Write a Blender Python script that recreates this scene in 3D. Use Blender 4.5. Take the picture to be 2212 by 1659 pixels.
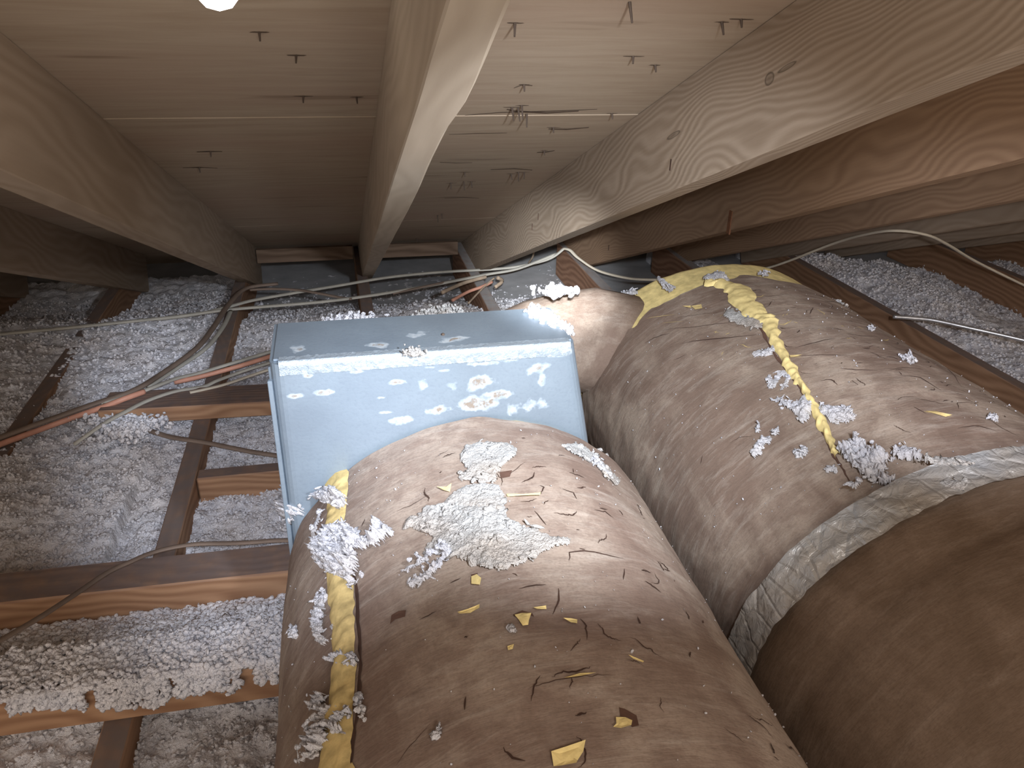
import bpy, bmesh, math, random
import numpy as np
from mathutils import Vector, Matrix, Euler
random.seed(7); rng = np.random.default_rng(11)
for o in list(bpy.data.objects): bpy.data.objects.remove(o)
SC = bpy.context.scene
COL = SC.collection

# ------------------------------------------------------------------ camera
FPX, YAW, PIT, ROL = 1690.7, .2248, .4608, .0232
cy_, sy_ = math.cos(YAW), math.sin(YAW); cp_, sp_ = math.cos(PIT), math.sin(PIT)
FW = np.array([sy_*cp_, cy_*cp_, -sp_]); r0 = np.array([cy_, -sy_, 0.]); u0 = np.cross(r0, FW)
RT = math.cos(ROL)*r0 + math.sin(ROL)*u0; UP = -math.sin(ROL)*r0 + math.cos(ROL)*u0
cd = bpy.data.cameras.new('camera'); cam = bpy.data.objects.new('camera', cd); COL.objects.link(cam)
cd.sensor_width = 36; cd.lens = FPX*36/2212; cd.clip_start = .02
cam.matrix_world = Matrix(((RT[0], UP[0], -FW[0], 0), (RT[1], UP[1], -FW[1], 0), (RT[2], UP[2], -FW[2], 0), (0, 0, 0, 1)))
SC.camera = cam

# ------------------------------------------------------------------ world, lights, exposure
w = bpy.data.worlds.new('world'); SC.world = w; w.use_nodes = True
bg = w.node_tree.nodes['Background']; bg.inputs[0].default_value = (1, .88, .77, 1); bg.inputs[1].default_value = 1.5
SC.view_settings.view_transform = 'Standard'; SC.view_settings.look = 'None'
SC.view_settings.gamma = 1; SC.view_settings.exposure = 0; SC.view_settings.use_curve_mapping = False

def ray(px, py): return (px-1106)/FPX*RT - (py-829.5)/FPX*UP + FW
def hz(px, py, z): v = ray(px, py); return v*(z/v[2])
def hy(px, py, y): v = ray(px, py); return v*(y/v[1])

def spot(name, loc, target, energy, color, size, blend, rad):
    l = bpy.data.lights.new(name, 'SPOT'); l.energy = energy; l.color = color; l.spot_size = math.radians(size)
    l.spot_blend = blend; l.shadow_soft_size = rad
    o = bpy.data.objects.new(name, l); COL.objects.link(o); o.location = loc
    o.rotation_euler = (Vector(target)-Vector(loc)).to_track_quat('-Z', 'Y').to_euler()
    return o
def point(name, loc, energy, color, rad):
    l = bpy.data.lights.new(name, 'POINT'); l.energy = energy; l.color = color; l.shadow_soft_size = rad
    o = bpy.data.objects.new(name, l); COL.objects.link(o); o.location = loc; return o
LP = Vector((.20, .15, .03))
spot('torch_wide', LP, hz(1080, 790, -.6), 76, (.86, .92, 1), 62, .95, .02)
spot('torch_core', (.03, .06, .02), hy(1185, 560, 1.0), 420, (.90, .95, 1), 13.5, 1, .012)
spot('torch_left', (-.02, .02, .0), hz(590, 1010, -.8), 50, (.82, .88, 1), 33, 1, .02)
spot('torch_second', (.02, .02, .01), hz(320, 800, -.9), 62, (.80, .87, 1), 11, 1, .02)
spot('fill_right', (.24, .10, .0), hz(1960, 760, -.75), 62, (.88, .91, 1), 34, 1, .02)  # added fill lamp that brightens the bays and duct at right
point('camera_glow', (.16, -.14, -.02), 4.8, (1, .91, .82), .05)

# ------------------------------------------------------------------ noise
def h2(i, j, s):
    n = (i.astype(np.int64)*374761393 + j.astype(np.int64)*668265263 + s*974634777) & 0x7fffffff
    n = ((n ^ (n >> 13))*1274126177) & 0x7fffffff
    n = ((n ^ (n >> 16))*1911520717) & 0x7fffffff
    return (n & 0xffff)/65535.
def vn(x, y, s=0):
    i, j = np.floor(x), np.floor(y); a, b = x-i, y-j
    a = a*a*(3-2*a); b = b*b*(3-2*b)
    return (h2(i, j, s)*(1-a)+h2(i+1, j, s)*a)*(1-b)+(h2(i, j+1, s)*(1-a)+h2(i+1, j+1, s)*a)*b
def fbm(x, y, o=4, s=0):
    t = 0; a = .5
    for k in range(o): t = t+a*vn(x*2**k, y*2**k, s+k*17); a *= .5
    return t
def worley(x, y, s=0):
    i, j = np.floor(x), np.floor(y); d = np.full(np.shape(x), 9.)
    for u in (-1, 0, 1):
        for v in (-1, 0, 1):
            a, b = i+u, j+v
            d = np.minimum(d, (a+h2(a, b, s)-x)**2+(b+h2(a, b, s+5)-y)**2)
    return np.sqrt(d)

# ------------------------------------------------------------------ mesh + object helpers
def mesh_np(name, V, F, mat=None, smooth=True):
    me = bpy.data.meshes.new(name); V = np.asarray(V, np.float32); F = np.asarray(F, np.int32)
    me.vertices.add(len(V)); me.vertices.foreach_set('co', V.ravel())
    k = F.shape[1]; me.loops.add(F.size); me.loops.foreach_set('vertex_index', F.ravel())
    me.polygons.add(len(F)); me.polygons.foreach_set('loop_start', np.arange(0, F.size, k, dtype=np.int32))
    me.polygons.foreach_set('loop_total', np.full(len(F), k, dtype=np.int32))
    me.polygons.foreach_set('use_smooth', np.full(len(F), smooth, dtype=bool))
    me.update(calc_edges=True); me.validate()
    if mat: me.materials.append(mat)
    return me
def link(name, me, parent=None, loc=None, rot=None):
    o = bpy.data.objects.new(name, me); COL.objects.link(o)
    if parent: o.parent = parent
    if loc is not None: o.location = loc
    if rot is not None: o.rotation_euler = rot
    return o
def tag(o, label=None, cat=None, group=None, kind=None):
    for k, v in (('label', label), ('category', cat), ('group', group), ('kind', kind)):
        if v: o[k] = v
    return o
def empty(name, loc=(0, 0, 0)):
    o = bpy.data.objects.new(name, None); COL.objects.link(o); o.location = loc; o.empty_display_size = .05; return o
def box_me(name, x0, x1, y0, y1, z0, z1, mat, bev=.0025, seg=1, jit=0):
    bm = bmesh.new(); bmesh.ops.create_cube(bm, size=1)
    for v in bm.verts:
        v.co = Vector((x0+(v.co.x+.5)*(x1-x0), y0+(v.co.y+.5)*(y1-y0), z0+(v.co.z+.5)*(z1-z0)))
    if bev: bmesh.ops.bevel(bm, geom=bm.edges[:], offset=bev, segments=seg, affect='EDGES')
    if jit:
        for v in bm.verts: v.co += Vector((random.uniform(-jit, jit), 0, random.uniform(-jit, jit)))
    me = bpy.data.meshes.new(name); bm.to_mesh(me); bm.free(); me.materials.append(mat); return me
def grid_faces(nu, nv, closed_u=False):
    i = np.arange(nu if closed_u else nu-1); j = np.arange(nv-1)
    I, J = np.meshgrid(i, j, indexing='ij'); I2 = (I+1) % nu
    return np.stack([I*nv+J, I2*nv+J, I2*nv+J+1, I*nv+J+1], -1).reshape(-1, 4)
def tube(name, pts, rad, mat, parent=None, flat=1.0, seg=10, sub=6):
    P = [Vector(p) for p in pts]
    out = []
    for i in range(len(P)-1):
        a, b, c, d = P[max(i-1, 0)], P[i], P[i+1], P[min(i+2, len(P)-1)]
        for k in range(sub):
            t = k/sub
            out.append(.5*((2*b)+(c-a)*t+(2*a-5*b+4*c-d)*t*t+(3*b-a-3*c+d)*t**3))
    out.append(P[-1]); n = len(out); V = []
    for i, p in enumerate(out):
        t = (out[min(i+1, n-1)]-out[max(i-1, 0)]).normalized()
        s = t.cross(Vector((0, 0, 1)));  s = s.normalized() if s.length > 1e-4 else Vector((1, 0, 0))
        u = s.cross(t)
        for k in range(seg):
            a = 2*math.pi*k/seg; V.append(p+s*math.cos(a)*rad+u*math.sin(a)*rad*flat)
    F = [(i*seg+k, i*seg+(k+1) % seg, (i+1)*seg+(k+1) % seg, (i+1)*seg+k) for i in range(n-1) for k in range(seg)]
    me = bpy.data.meshes.new(name); me.from_pydata(V, [], F+[tuple(range(seg))[::-1], tuple(range((n-1)*seg, n*seg))])
    for p in me.polygons: p.use_smooth = True
    me.materials.append(mat); return link(name, me, parent)

# ------------------------------------------------------------------ materials
class N:
    def __init__(s, name):
        s.m = bpy.data.materials.new(name); s.m.use_nodes = True; s.t = s.m.node_tree; s.b = s.t.nodes['Principled BSDF']
        s.b.inputs['Roughness'].default_value = .85; s.b.inputs['Specular IOR Level'].default_value = .25
    def n(s, typ, **kw):
        x = s.t.nodes.new(typ)
        for k, v in kw.items(): setattr(x, k, v)
        return x
    def set(s, node, **kw):
        for k, v in kw.items():
            k = k.replace('_', ' ')
            if hasattr(v, 'is_output') or isinstance(v, bpy.types.NodeSocket): s.t.links.new(v, node.inputs[k])
            else: node.inputs[k].default_value = v
        return node
    def coord(s, scale=(1, 1, 1), which='Object', rot=(0, 0, 0)):
        c = s.n('ShaderNodeTexCoord'); m = s.n('ShaderNodeMapping'); s.t.links.new(c.outputs[which], m.inputs[0])
        m.inputs['Scale'].default_value = scale; m.inputs['Rotation'].default_value = rot; return m.outputs[0]
    def noise(s, vec, scale, detail=5, rough=.55, dist=0):
        x = s.n('ShaderNodeTexNoise'); s.t.links.new(vec, x.inputs['Vector'])
        x.inputs['Scale'].default_value = scale; x.inputs['Detail'].default_value = detail
        x.inputs['Roughness'].default_value = rough; x.inputs['Distortion'].default_value = dist; return x.outputs['Fac']
    def ramp(s, fac, stops):
        x = s.n('ShaderNodeValToRGB'); s.t.links.new(fac, x.inputs[0]); e = x.color_ramp.elements
        while len(e) < len(stops): e.new(.5)
        for k, (p, c) in enumerate(stops):
            e[k].position = p; e[k].color = (c, c, c, 1) if not isinstance(c, tuple) else (*c, 1)
        return x.outputs[0]
    def mix(s, fac, a, b, mode='MIX'):
        x = s.n('ShaderNodeMixRGB', blend_type=mode)
        for sock, v in zip(x.inputs, (fac, a, b)):
            if isinstance(v, bpy.types.NodeSocket): s.t.links.new(v, sock)
            elif isinstance(v, tuple): sock.default_value = (*v, 1)
            else: sock.default_value = v
        return x.outputs[0]
    def math(s, op, a, b=0., clamp=False):
        x = s.n('ShaderNodeMath', operation=op, use_clamp=clamp)
        for sock, v in zip(x.inputs, (a, b)):
            if isinstance(v, bpy.types.NodeSocket): s.t.links.new(v, sock)
            else: sock.default_value = v
        return x.outputs[0]
    def color(s, c):
        if isinstance(c, tuple): s.b.inputs['Base Color'].default_value = (*c, 1)
        else: s.t.links.new(c, s.b.inputs['Base Color'])
    def bump(s, h, strength=.3, dist=.002):
        x = s.n('ShaderNodeBump'); x.inputs['Strength'].default_value = strength; x.inputs['Distance'].default_value = dist
        s.t.links.new(h, x.inputs['Height']); s.t.links.new(x.outputs[0], s.b.inputs['Normal']); return x
    def spots(s, pts, amp=.5, nscale=60):
        """distance field (0 in centre .. 1 at rim) of ellipses given in object space, edges made ragged by noise"""
        c = s.coord(); out = None; nz = s.noise(c, nscale, 4, .6)
        for p, r in pts:
            sub = s.n('ShaderNodeVectorMath', operation='SUBTRACT'); s.t.links.new(c, sub.inputs[0]); sub.inputs[1].default_value = p
            mul = s.n('ShaderNodeVectorMath', operation='MULTIPLY'); s.t.links.new(sub.outputs[0], mul.inputs[0]); mul.inputs[1].default_value = tuple(1/q for q in r)
            ln = s.n('ShaderNodeVectorMath', operation='LENGTH'); s.t.links.new(mul.outputs[0], ln.inputs[0])
            out = ln.outputs['Value'] if out is None else s.math('MINIMUM', out, ln.outputs['Value'])
        return s.math('ADD', out, s.math('MULTIPLY', s.math('SUBTRACT', nz, .5), amp*2))

def wood(name, light, dark, axis='Y', dust=None, knots=None, gscale=1.0, bump=.35, contrast=1.0):
    m = N(name); st = {'Y': (1, .06, 1), 'X': (.06, 1, 1)}[axis]
    big = m.noise(m.coord((.9, .35, .9) if axis == 'Y' else (.35, .9, .9)), 6, 2, .5)
    c = m.coord(st)
    mp = m.n('ShaderNodeVectorMath', operation='ADD'); m.t.links.new(c, mp.inputs[0])
    cmb = m.n('ShaderNodeCombineXYZ'); m.t.links.new(m.math('MULTIPLY', big, .12), cmb.inputs[0]); m.t.links.new(m.math('MULTIPLY', big, .12), cmb.inputs[2])
    m.t.links.new(cmb.outputs[0], mp.inputs[1])
    wv = m.n('ShaderNodeTexWave', wave_type='BANDS', bands_direction='DIAGONAL'); m.t.links.new(mp.outputs[0], wv.inputs[0])
    wv.inputs['Scale'].default_value = 24*gscale; wv.inputs['Distortion'].default_value = 1.6; wv.inputs['Detail'].default_value = 2
    fine = m.noise(c, 160, 4, .6)
    g = m.math('ADD', m.math('MULTIPLY', wv.outputs['Fac'], .55), m.math('MULTIPLY', fine, .55))
    col = m.mix(m.ramp(g, [(.5-.3*contrast, 0.), (.5+.35*contrast, 1.)]), dark, light)
    blot = m.noise(m.coord((1, .3, 1) if axis == 'Y' else (.3, 1, 1)), 9, 3)
    col = m.mix(m.math('MULTIPLY', m.ramp(blot, [(.35, 0.), (.75, 1.)]), .35), col, tuple(q*.6 for q in dark))
    if knots:
        d = m.spots(knots, .12, 90)
        col = m.mix(m.ramp(d, [(.0, .55), (.55, .35), (.8, .9), (1.1, 0.)]), col, tuple(q*.38 for q in dark))
    if dust:
        ge = m.n('ShaderNodeNewGeometry'); sx = m.n('ShaderNodeSeparateXYZ'); m.t.links.new(ge.outputs['Normal'], sx.inputs[0])
        k = m.math('MULTIPLY', m.ramp(sx.outputs[2], [(.6, 0.), (.95, 1.)]), m.ramp(m.noise(m.coord(), 30, 4), [(.25, .55), (.6, .95)]))
        col = m.mix(k, col, dust)
    m.color(col); m.b.inputs['Roughness'].default_value = .8
    m.bump(g, bump, .0015); return m.m

def simple(name, c, rough=.6, metal=0., var=.25, sc=40, bump=.15):
    m = N(name); nz = m.noise(m.coord(), sc, 5)
    m.color(m.mix(m.ramp(nz, [(.3, 0.), (.7, 1.)]), tuple(q*(1-var) for q in c), tuple(min(1, q*(1+var)) for q in c)))
    m.b.inputs['Roughness'].default_value = rough; m.b.inputs['Metallic'].default_value = metal
    if bump: m.bump(nz, bump, .001)
    return m.m

def fluff_mat(name, a, b, tan, sc=1.0):
    m = N(name); c = m.coord()
    n1 = m.noise(c, 28*sc, 6, .65); n2 = m.noise(c, 7*sc, 3); n3 = m.noise(c, 190*sc, 3, .7)
    col = m.mix(m.ramp(n1, [(.32, 0.), (.62, 1.)]), a, b)
    col = m.mix(m.math('MULTIPLY', m.ramp(n2, [(.45, 0.), (.7, 1.)]), .6), col, tan)
    col = m.mix(m.ramp(n3, [(.27, .8), (.36, 0.)]), col, tuple(q*.35 for q in a))
    m.color(col); m.b.inputs['Roughness'].default_value = 1; m.b.inputs['Specular IOR Level'].default_value = .05
    m.b.inputs['Subsurface Weight'].default_value = 0
    m.bump(m.math('ADD', n1, n3), .9, .006); return m.m

def kraft_mat(name, base, dark, pale, stain=.5):
    m = N(name); c = m.coord(); s1 = m.coord((1, .55, 1.3))
    n1 = m.noise(s1, 7, 6, .62, .6); n2 = m.noise(m.coord((1, 4.5, 1)), 14, 5, .7, .5); n3 = m.noise(c, 420, 2, .5); n4 = m.noise(c, 22, 6, .7, .3)
    n5 = m.noise(m.coord((1, 3, 1)), 55, 4, .65)
    col = m.mix(m.ramp(n1, [(.40, 0.), (.58, 1.)]), dark, base)
    col = m.mix(m.math('MULTIPLY', m.ramp(n4, [(.47, 0.), (.60, 1.)]), stain), col, dark)
    col = m.mix(m.math('MULTIPLY', m.ramp(n2, [(.5, 0.), (.72, 1.)]), .5), col, pale)
    col = m.mix(m.ramp(n5, [(.3, .30), (.5, 0.)]), col, tuple(q*.7 for q in dark))
    col = m.mix(m.ramp(n3, [(.3, .25), (.55, 0.)]), col, tuple(q*.6 for q in dark))
    m.color(col); m.b.inputs['Roughness'].default_value = .72; m.b.inputs['Specular IOR Level'].default_value = .3
    m.bump(m.math('ADD', m.math('ADD', n5, m.math('MULTIPLY', n2, 1.5)), m.math('MULTIPLY', n4, .6)), .22, .003); return m.m

M = {}
M['rafter'] = wood('rafter_wood', (.42, .33, .25), (.34, .26, .19), contrast=1.2, bump=.2)
M['joist'] = wood('joist_wood', (.42, .25, .15), (.27, .15, .085), dust=(.19, .155, .145))
M['joist_pale'] = wood('joist_wood_dusted', (.42, .24, .15), (.25, .13, .08), dust=(.36, .35, .35))
M['cross'] = wood('cross_wood', (.43, .255, .15), (.28, .15, .085), axis='X', dust=(.17, .13, .12), gscale=1.4)
M['plate'] = wood('dark_wood', (.25, .17, .12), (.14, .09, .06), axis='X')
M['drywall'] = simple('drywall_grey', (.42, .42, .43), .9, var=.15, sc=12)
M['felt'] = simple('felt_black', (.03, .025, .02), .95)
M['fluff'] = fluff_mat('cellulose_white', (.62, .61, .65), (.90, .90, .95), (.66, .58, .53))
M['fluff2'] = fluff_mat('cellulose_clump', (.54, .54, .59), (.74, .74, .79), (.62, .57, .53), 2.0)
M['pulp'] = fluff_mat('cellulose_pulp', (.42, .40, .385), (.60, .60, .60), (.47, .37, .29), 2.0)
M['kraft1'] = kraft_mat('kraft_wrap', (.345, .275, .225), (.20, .14, .112), (.45, .395, .345), .65)
M['kraft2'] = kraft_mat('kraft_wrap_dim', (.345, .275, .22), (.195, .138, .108), (.45, .395, .34), .65)
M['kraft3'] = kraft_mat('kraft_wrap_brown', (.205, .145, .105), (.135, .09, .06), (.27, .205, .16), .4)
M['fibre'] = simple('yellow_fibreglass', (.56, .43, .19), .95, var=.3, sc=90, bump=.8)
M['fibre_pale'] = simple('pale_yellow_fibreglass', (.74, .60, .27), .95, var=.22, sc=70, bump=.8)
M['crack'] = simple('crack_dark', (.055, .03, .022), .95, bump=0)
M['hole'] = simple('hole_brown', (.10, .055, .04), .95, bump=0)
M['nail'] = simple('nail_rusty', (.10, .075, .06), .6, .4)
M['stain'] = simple('dark_mark', (.13, .09, .065), .95, bump=0)  # plain dark brown for nail marks and veneer splits
M['cable'] = simple('cable_grey', (.42, .40, .35), .5, var=.15, sc=15)
M['cable_dark'] = simple('cable_brown', (.20, .15, .12), .55, var=.2, sc=15)
M['cable_cream'] = simple('cable_cream', (.58, .52, .42), .5, var=.1, sc=15)
M['copper'] = simple('copper_pink', (.56, .28, .20), .45, var=.15, sc=20)
M['steel'] = simple('steel_rod', (.62, .63, .66), .35, .8)
M['twig'] = simple('fibre_scrap', (.34, .26, .19), .9)

# sheathing plywood
def ply_mat():
    m = N('plywood'); c = m.coord((.10, 1, 1)); g = m.noise(c, 55, 5, .65, .6); b = m.noise(m.coord((.35, 1, 1)), 3.2, 3); st = m.noise(m.coord((.09, 1, 1), rot=(0, 0, .02)), 26, 3, .5, .3)
    col = m.mix(m.ramp(g, [(.3, 0.), (.7, 1.)]), (.40, .31, .225), (.49, .40, .305))
    col = m.mix(m.math('MULTIPLY', m.ramp(b, [(.45, 0.), (.65, 1.)]), .55), col, (.43, .31, .235))
    col = m.mix(m.math('MULTIPLY', m.ramp(st, [(.66, 0.), (.72, 1.)]), .55), col, (.20, .14, .10))
    m.color(col); m.bump(g, .3, .0012); return m.m
M['ply'] = ply_mat()

# ------------------------------------------------------------------ setting: sheathing, floor, walls
S = .406; T = .038; X0 = .0636; ZB = .1755; DEP = .137; PITCH = .381; TP = math.tan(PITCH); ZJ = -.89
CP, SP = math.cos(PITCH), math.sin(PITCH)
ZS = ZB+DEP/CP                                   # sheathing underside at y = 0
KS = range(-3, 8)
ceiling = link('ceiling', box_me('ceiling', -2.6, 4.6, -1.2, 3.75, .014, .022, M['felt'], 0), None, (0, 0, ZS), (-PITCH, 0, 0))
tag(ceiling, 'black felt over the sloping plywood roof sheathing', None, None, 'structure')
def srow(y): return y/CP
rows = [(-1.1, .07), (.07, 1.214), (1.214, 2.34), (2.34, 3.45)]
panels = []
for r, (ya, yb) in enumerate(rows):
    xs = [[-2.6, -1.14, 1.30, 3.73, 4.6], [-2.6, -2.35, .083, 2.52, 4.6]][r % 2]
    for a, b in zip(xs[:-1], xs[1:]):
        off = 0
        p = link('sheathing_panel', box_me('sheathing_panel', a+.0015, b-.0015, srow(ya+off)+.0015, srow(yb)-.0015, 0, .0125, M['ply'], .001), ceiling)
        p.location = (0, random.uniform(-.0005, .0005), [0, .0004, .0001, .0003][r]); panels.append((p, a, b, ya, yb))
def panel_at(x, y):
    for p, a, b, ya, yb in panels:
        if a <= x <= b and ya <= y <= yb: return p
    return panels[0][0]
def roof_hit(px, py):
    v = ray(px, py); t = ZS/(v[2]+TP*v[1]); P = v*t; return P
nail_me = None
def nail_mesh(L):
    bm = bmesh.new(); bmesh.ops.create_cone(bm, cap_ends=True, segments=6, radius1=.0010, radius2=.0018, depth=L)
    for v in bm.verts: v.co.z -= L/2
    me = bpy.data.meshes.new('nail'); bm.to_mesh(me); bm.free(); me.materials.append(M['nail']); return me
NM = [nail_mesh(l) for l in (.010, .015, .021)]
def mark_disc():  # flat dark ellipse set at the base of a nail
    V = [(0, 0, 0)]; n = 14
    for k in range(n):
        a = 2*math.pi*k/n; r = random.uniform(.6, 1); V.append((math.cos(a)*r*.016, math.sin(a)*r*.0028, 0))
    me = bpy.data.meshes.new('dark_mark'); me.from_pydata(V, [], [(0, 1+k, 1+(k+1) % n) for k in range(n)]); me.materials.append(M['stain']); return me
SM = [mark_disc() for _ in range(4)]
NAILS = [(1113, 50, 1), (1360, 5, 2), (1559, 48, 1), (1132, 183, 0), (1368, 122, 0), (1601, 42, 0), (1106, 232, 2), (1119, 233, 2), (1127, 228, 2), (1138, 246, 2), (1195, 275, 0), (1175, 325, 0), (1002, 392, 2), (974, 395, 1), (1018, 392, 1), (945, 465, 2), (954, 462, 1), (1120, 372, 2), (1132, 372, 1), (1104, 375, 1), (1896, 245, 1), (1916, 240, 1), (1322, 245, 0), (1415, 141, 0), (655, 208, 0), (770, 210, 0), (455, 327, 0), (430, 362, 0), (560, 70, 0), (640, 120, 0), (900, 515, 1), (1004, 372, 0)]
for px, py, k in NAILS:
    P = roof_hit(px, py); p = panel_at(P[0], P[1]); lx, ly = P[0], P[1]/CP
    n = link('nail', NM[k], p, (lx-p.location.x, ly-p.location.y, .001), (random.uniform(-.1, .1), random.uniform(-.1, .1), 0))
    if k < 2 or random.random() < .4:
        s = link('dark_mark', SM[random.randrange(4)], p, (lx, ly-p.location.y, -.0004)); s.scale = (random.uniform(.5, 1.1), random.uniform(.6, 1.1), 1)
# long dark tears in the veneer near the seam
def veneer_tear(pts, wd):
    L = [roof_hit(*q) for q in pts]; V = []; F = []
    for i, P in enumerate(L):
        ww = wd*(.25+math.sin(math.pi*(i+.5)/len(L)))*.5
        V += [(P[0], P[1]/CP-ww, -.0005), (P[0], P[1]/CP+ww, -.0005)]
        if i: F.append((2*i-2, 2*i, 2*i+1, 2*i-1))
    p = panel_at(L[0][0], L[0][1]); me = bpy.data.meshes.new('veneer_split')
    me.from_pydata([(a, b-p.location.y, c) for a, b, c in V], [], F); me.materials.append(M['stain']); link('veneer_split', me, p)
for pts, wd in [([(1005, 249), (1080, 243), (1160, 241), (1220, 239), (1290, 236)], .004), ([(1095, 236), (1110, 240), (1180, 244), (1250, 240)], .007),
                ([(970, 290), (1030, 288), (1095, 287)], .003), ([(1185, 278), (1225, 279), (1272, 275)], .007), ([(1160, 329), (1180, 328), (1198, 325)], .008),
                ([(950, 350), (985, 352), (1020, 351)], .004), ([(1060, 366), (1110, 364), (1150, 367)], .006), ([(960, 428), (1000, 426), (1035, 428)], .006),
                ([(425, 328), (450, 327), (480, 327)], .006), ([(395, 362), (430, 361), (470, 363)], .005), ([(1110, 190), (1130, 183), (1150, 185)], .004)]:
    veneer_tear(pts, wd)

floor = tag(link('floor', box_me('floor', -2.6, 4.6, -.9, 3.45, -1.06, -1.03, M['drywall'], 0)), 'pale grey ceiling drywall seen between the joists', None, None, 'structure')
for nm, a, lab in (('wall_left', (-2.64, -2.6, -.9, 3.45, -1.06, .7), 'dim wooden wall closing the attic at left'), ('wall_right', (4.6, 4.64, -.9, 3.45, -1.06, .7), 'dim wooden wall closing the attic at right'),
                   ('wall_back', (-2.6, 4.6, 3.42, 3.45, -1.06, -.8), 'low dark board closing the eave')):
    tag(link(nm, box_me(nm, *a, M['plate'], 0)), lab, None, None, 'structure')

# ------------------------------------------------------------------ rafters
def rafter_prism(k, wane=None, x=None, mat=None):
    x = X0+k*S if x is None else x
    ys = np.linspace(-.9, 2.98, 90)/CP; V = []
    for yy in ys:
        j = (vn(np.array(yy*9), np.array(k*7.)) - .5)*.0012
        xr = T
        if wane is not None: xr = float(np.interp(yy*CP, wane[0], wane[1]))
        ch = max(0., (T-xr))
        V += [(0+j, yy, 0+.0015), (.0015+j, yy, 0), (xr-.0015, yy, 0), (max(xr, .004), yy, .0015+ch*.25), (T, yy, min(.0015+ch*1.4, .07)), (T, yy, DEP-.0005), (0, yy, DEP-.0005)]
    n = 7; F = [(i*n+a, i*n+(a+1) % n, (i+1)*n+(a+1) % n, (i+1)*n+a) for i in range(len(ys)-1) for a in range(n)]
    F += [tuple(range(n))[::-1], tuple(range((len(ys)-1)*n, len(ys)*n))]
    me = bpy.data.meshes.new('rafter'); me.from_pydata(V, [], [f[::-1] for f in F]); me.materials.append(mat or M['rafter'])
    bm = bmesh.new(); bm.from_mesh(me); bmesh.ops.recalc_face_normals(bm, faces=bm.faces); bm.to_mesh(me); bm.free()
    return link('rafter', me, None, (x, 0, ZB), (-PITCH, 0, 0))
def rafter_bottom_hit(px, py): v = ray(px, py); return v*(ZB/(v[2]+TP*v[1]))
W = sorted([(P[1], P[0]-X0) for P in (rafter_bottom_hit(*q) for q in [(1090, 20), (1062, 90), (1040, 150), (1022, 200), (1003, 240), (965, 280), (945, 318), (922, 365), (905, 410), (893, 450), (880, 490), (866, 530), (850, 575)])])
WN = (np.array([a for a, b in W]), np.clip(np.array([b for a, b in W]), .018, T))
def loc_on_raft(px, py, k):                       # a point of a rafter's left face, in its own space
    P = hx = None; v = ray(px, py); P = v*((X0+k*S)/v[0]); d = P-np.array([X0+k*S, 0, ZB])
    return (0, d[1]*CP-d[2]*SP, d[1]*SP+d[2]*CP)
kn = [(loc_on_raft(1662, 170, 1), (.01, .011, .0075)), (loc_on_raft(1455, 292, 1), (.01, .026, .004)), (loc_on_raft(1700, 145, 1), (.01, .02, .003))]
M['rafter_c'] = wood('rafter_wood_knotty', (.44, .35, .27), (.31, .235, .17), knots=kn, gscale=2.8, bump=.4, contrast=1.2)
M['rafter_d'] = wood('rafter_wood_orange', (.42, .28, .18), (.30, .19, .12), gscale=2.0, contrast=1.2)
M['rafter_b'] = wood('rafter_wood_pale', (.50, .42, .33), (.42, .345, .265), contrast=1.3, bump=.12)
RL = {-1: 'pale roof rafter slanting down at far left above the white insulation', 0: 'narrow rafter with a ragged waney edge over the metal box',
      1: 'broad knotty rafter crossing above the box into the upper right corner', 2: 'darker rafter just behind the broad knotty one, rusty stain on its side',
      3: 'second rafter behind the broad knotty one, bearing down above the far joists', 4: 'third rafter behind the broad knotty one, in brown shadow',
      -2: 'shadowed rafter beyond the pale far left one', 5: 'dim rafter fourth behind the knotty one at right edge', -3: 'last rafter in the dark corner at the left edge', 6: 'fifth rafter behind the knotty one, almost lost in shadow', 7: 'farthest rafter in the dark right corner'}
for k in KS:
    o = rafter_prism(k, WN if k == 0 else None, mat={1: M['rafter_c'], 2: M['rafter_d'], 3: M['rafter_d'], 0: M['rafter_b']}.get(k))
    tag(o, RL.get(k, 'hidden rafter running down in the deep shadow at the attic side'), 'rafter', 'roof rafters')
    if k == 1:
        for px, py in [(1449, 356), (1163, 468), (1150, 490)]:
            l = loc_on_raft(px, py, 1); link('wood_split', box_me('wood_split', -.0008, .002, -.0015, .0015, -.008, .008, M['crack'], 0), o, l, (.4, 0, 0))
    if k == 2:
        l = loc_on_raft(1577, 478, 2); link('rust_strap', box_me('rust_strap', -.0022, .002, -.007, .007, -.03, .024, simple('rust_strap', (.19, .085, .045), .8), .0008), o, l, (.38, 0, 0))
        l = loc_on_raft(1315, 535, 2); link('wood_split', box_me('wood_split', -.0008, .002, -.0015, .0015, -.009, .009, M['crack'], 0), o, l, (.4, 0, 0))

# ------------------------------------------------------------------ joists and cross pieces
JL = {-.361: ('brown ceiling joist left of the metal box running under the cross pieces', 'joist', -.6, 2.95), .047: ('short-looking joist under the cables behind the left half of the box', 'joist', .9, 3.05),
      .440: ('joist behind the box with a greyish top and a red wire lying on it', 'joist_pale', .9, 3.05), .857: ('joist with reddish side just left of the yellow duct rim', 'joist_pale', .9, 2.98),
      1.262: ('joist with pale top behind the crown of the right duct', 'joist_pale', .9, 2.95), 1.700: ('joist right of the big duct, white fluff against its far side', 'joist', -.2, 3.),
      2.42: ('long joist under the looping cable at far right', 'joist', -.2, 3.), 2.83: ('orange joist at the right edge behind the looping cable', 'joist', -.2, 3.), 3.24: ('farthest joist in the dark right corner', 'joist', -.2, 3.),
      -.767: ('joist mostly buried in fluff at the left edge', 'joist', -.6, 2.95), -1.17: ('buried joist in the dark beyond the left edge', 'joist', -.6, 2.95)}
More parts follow.
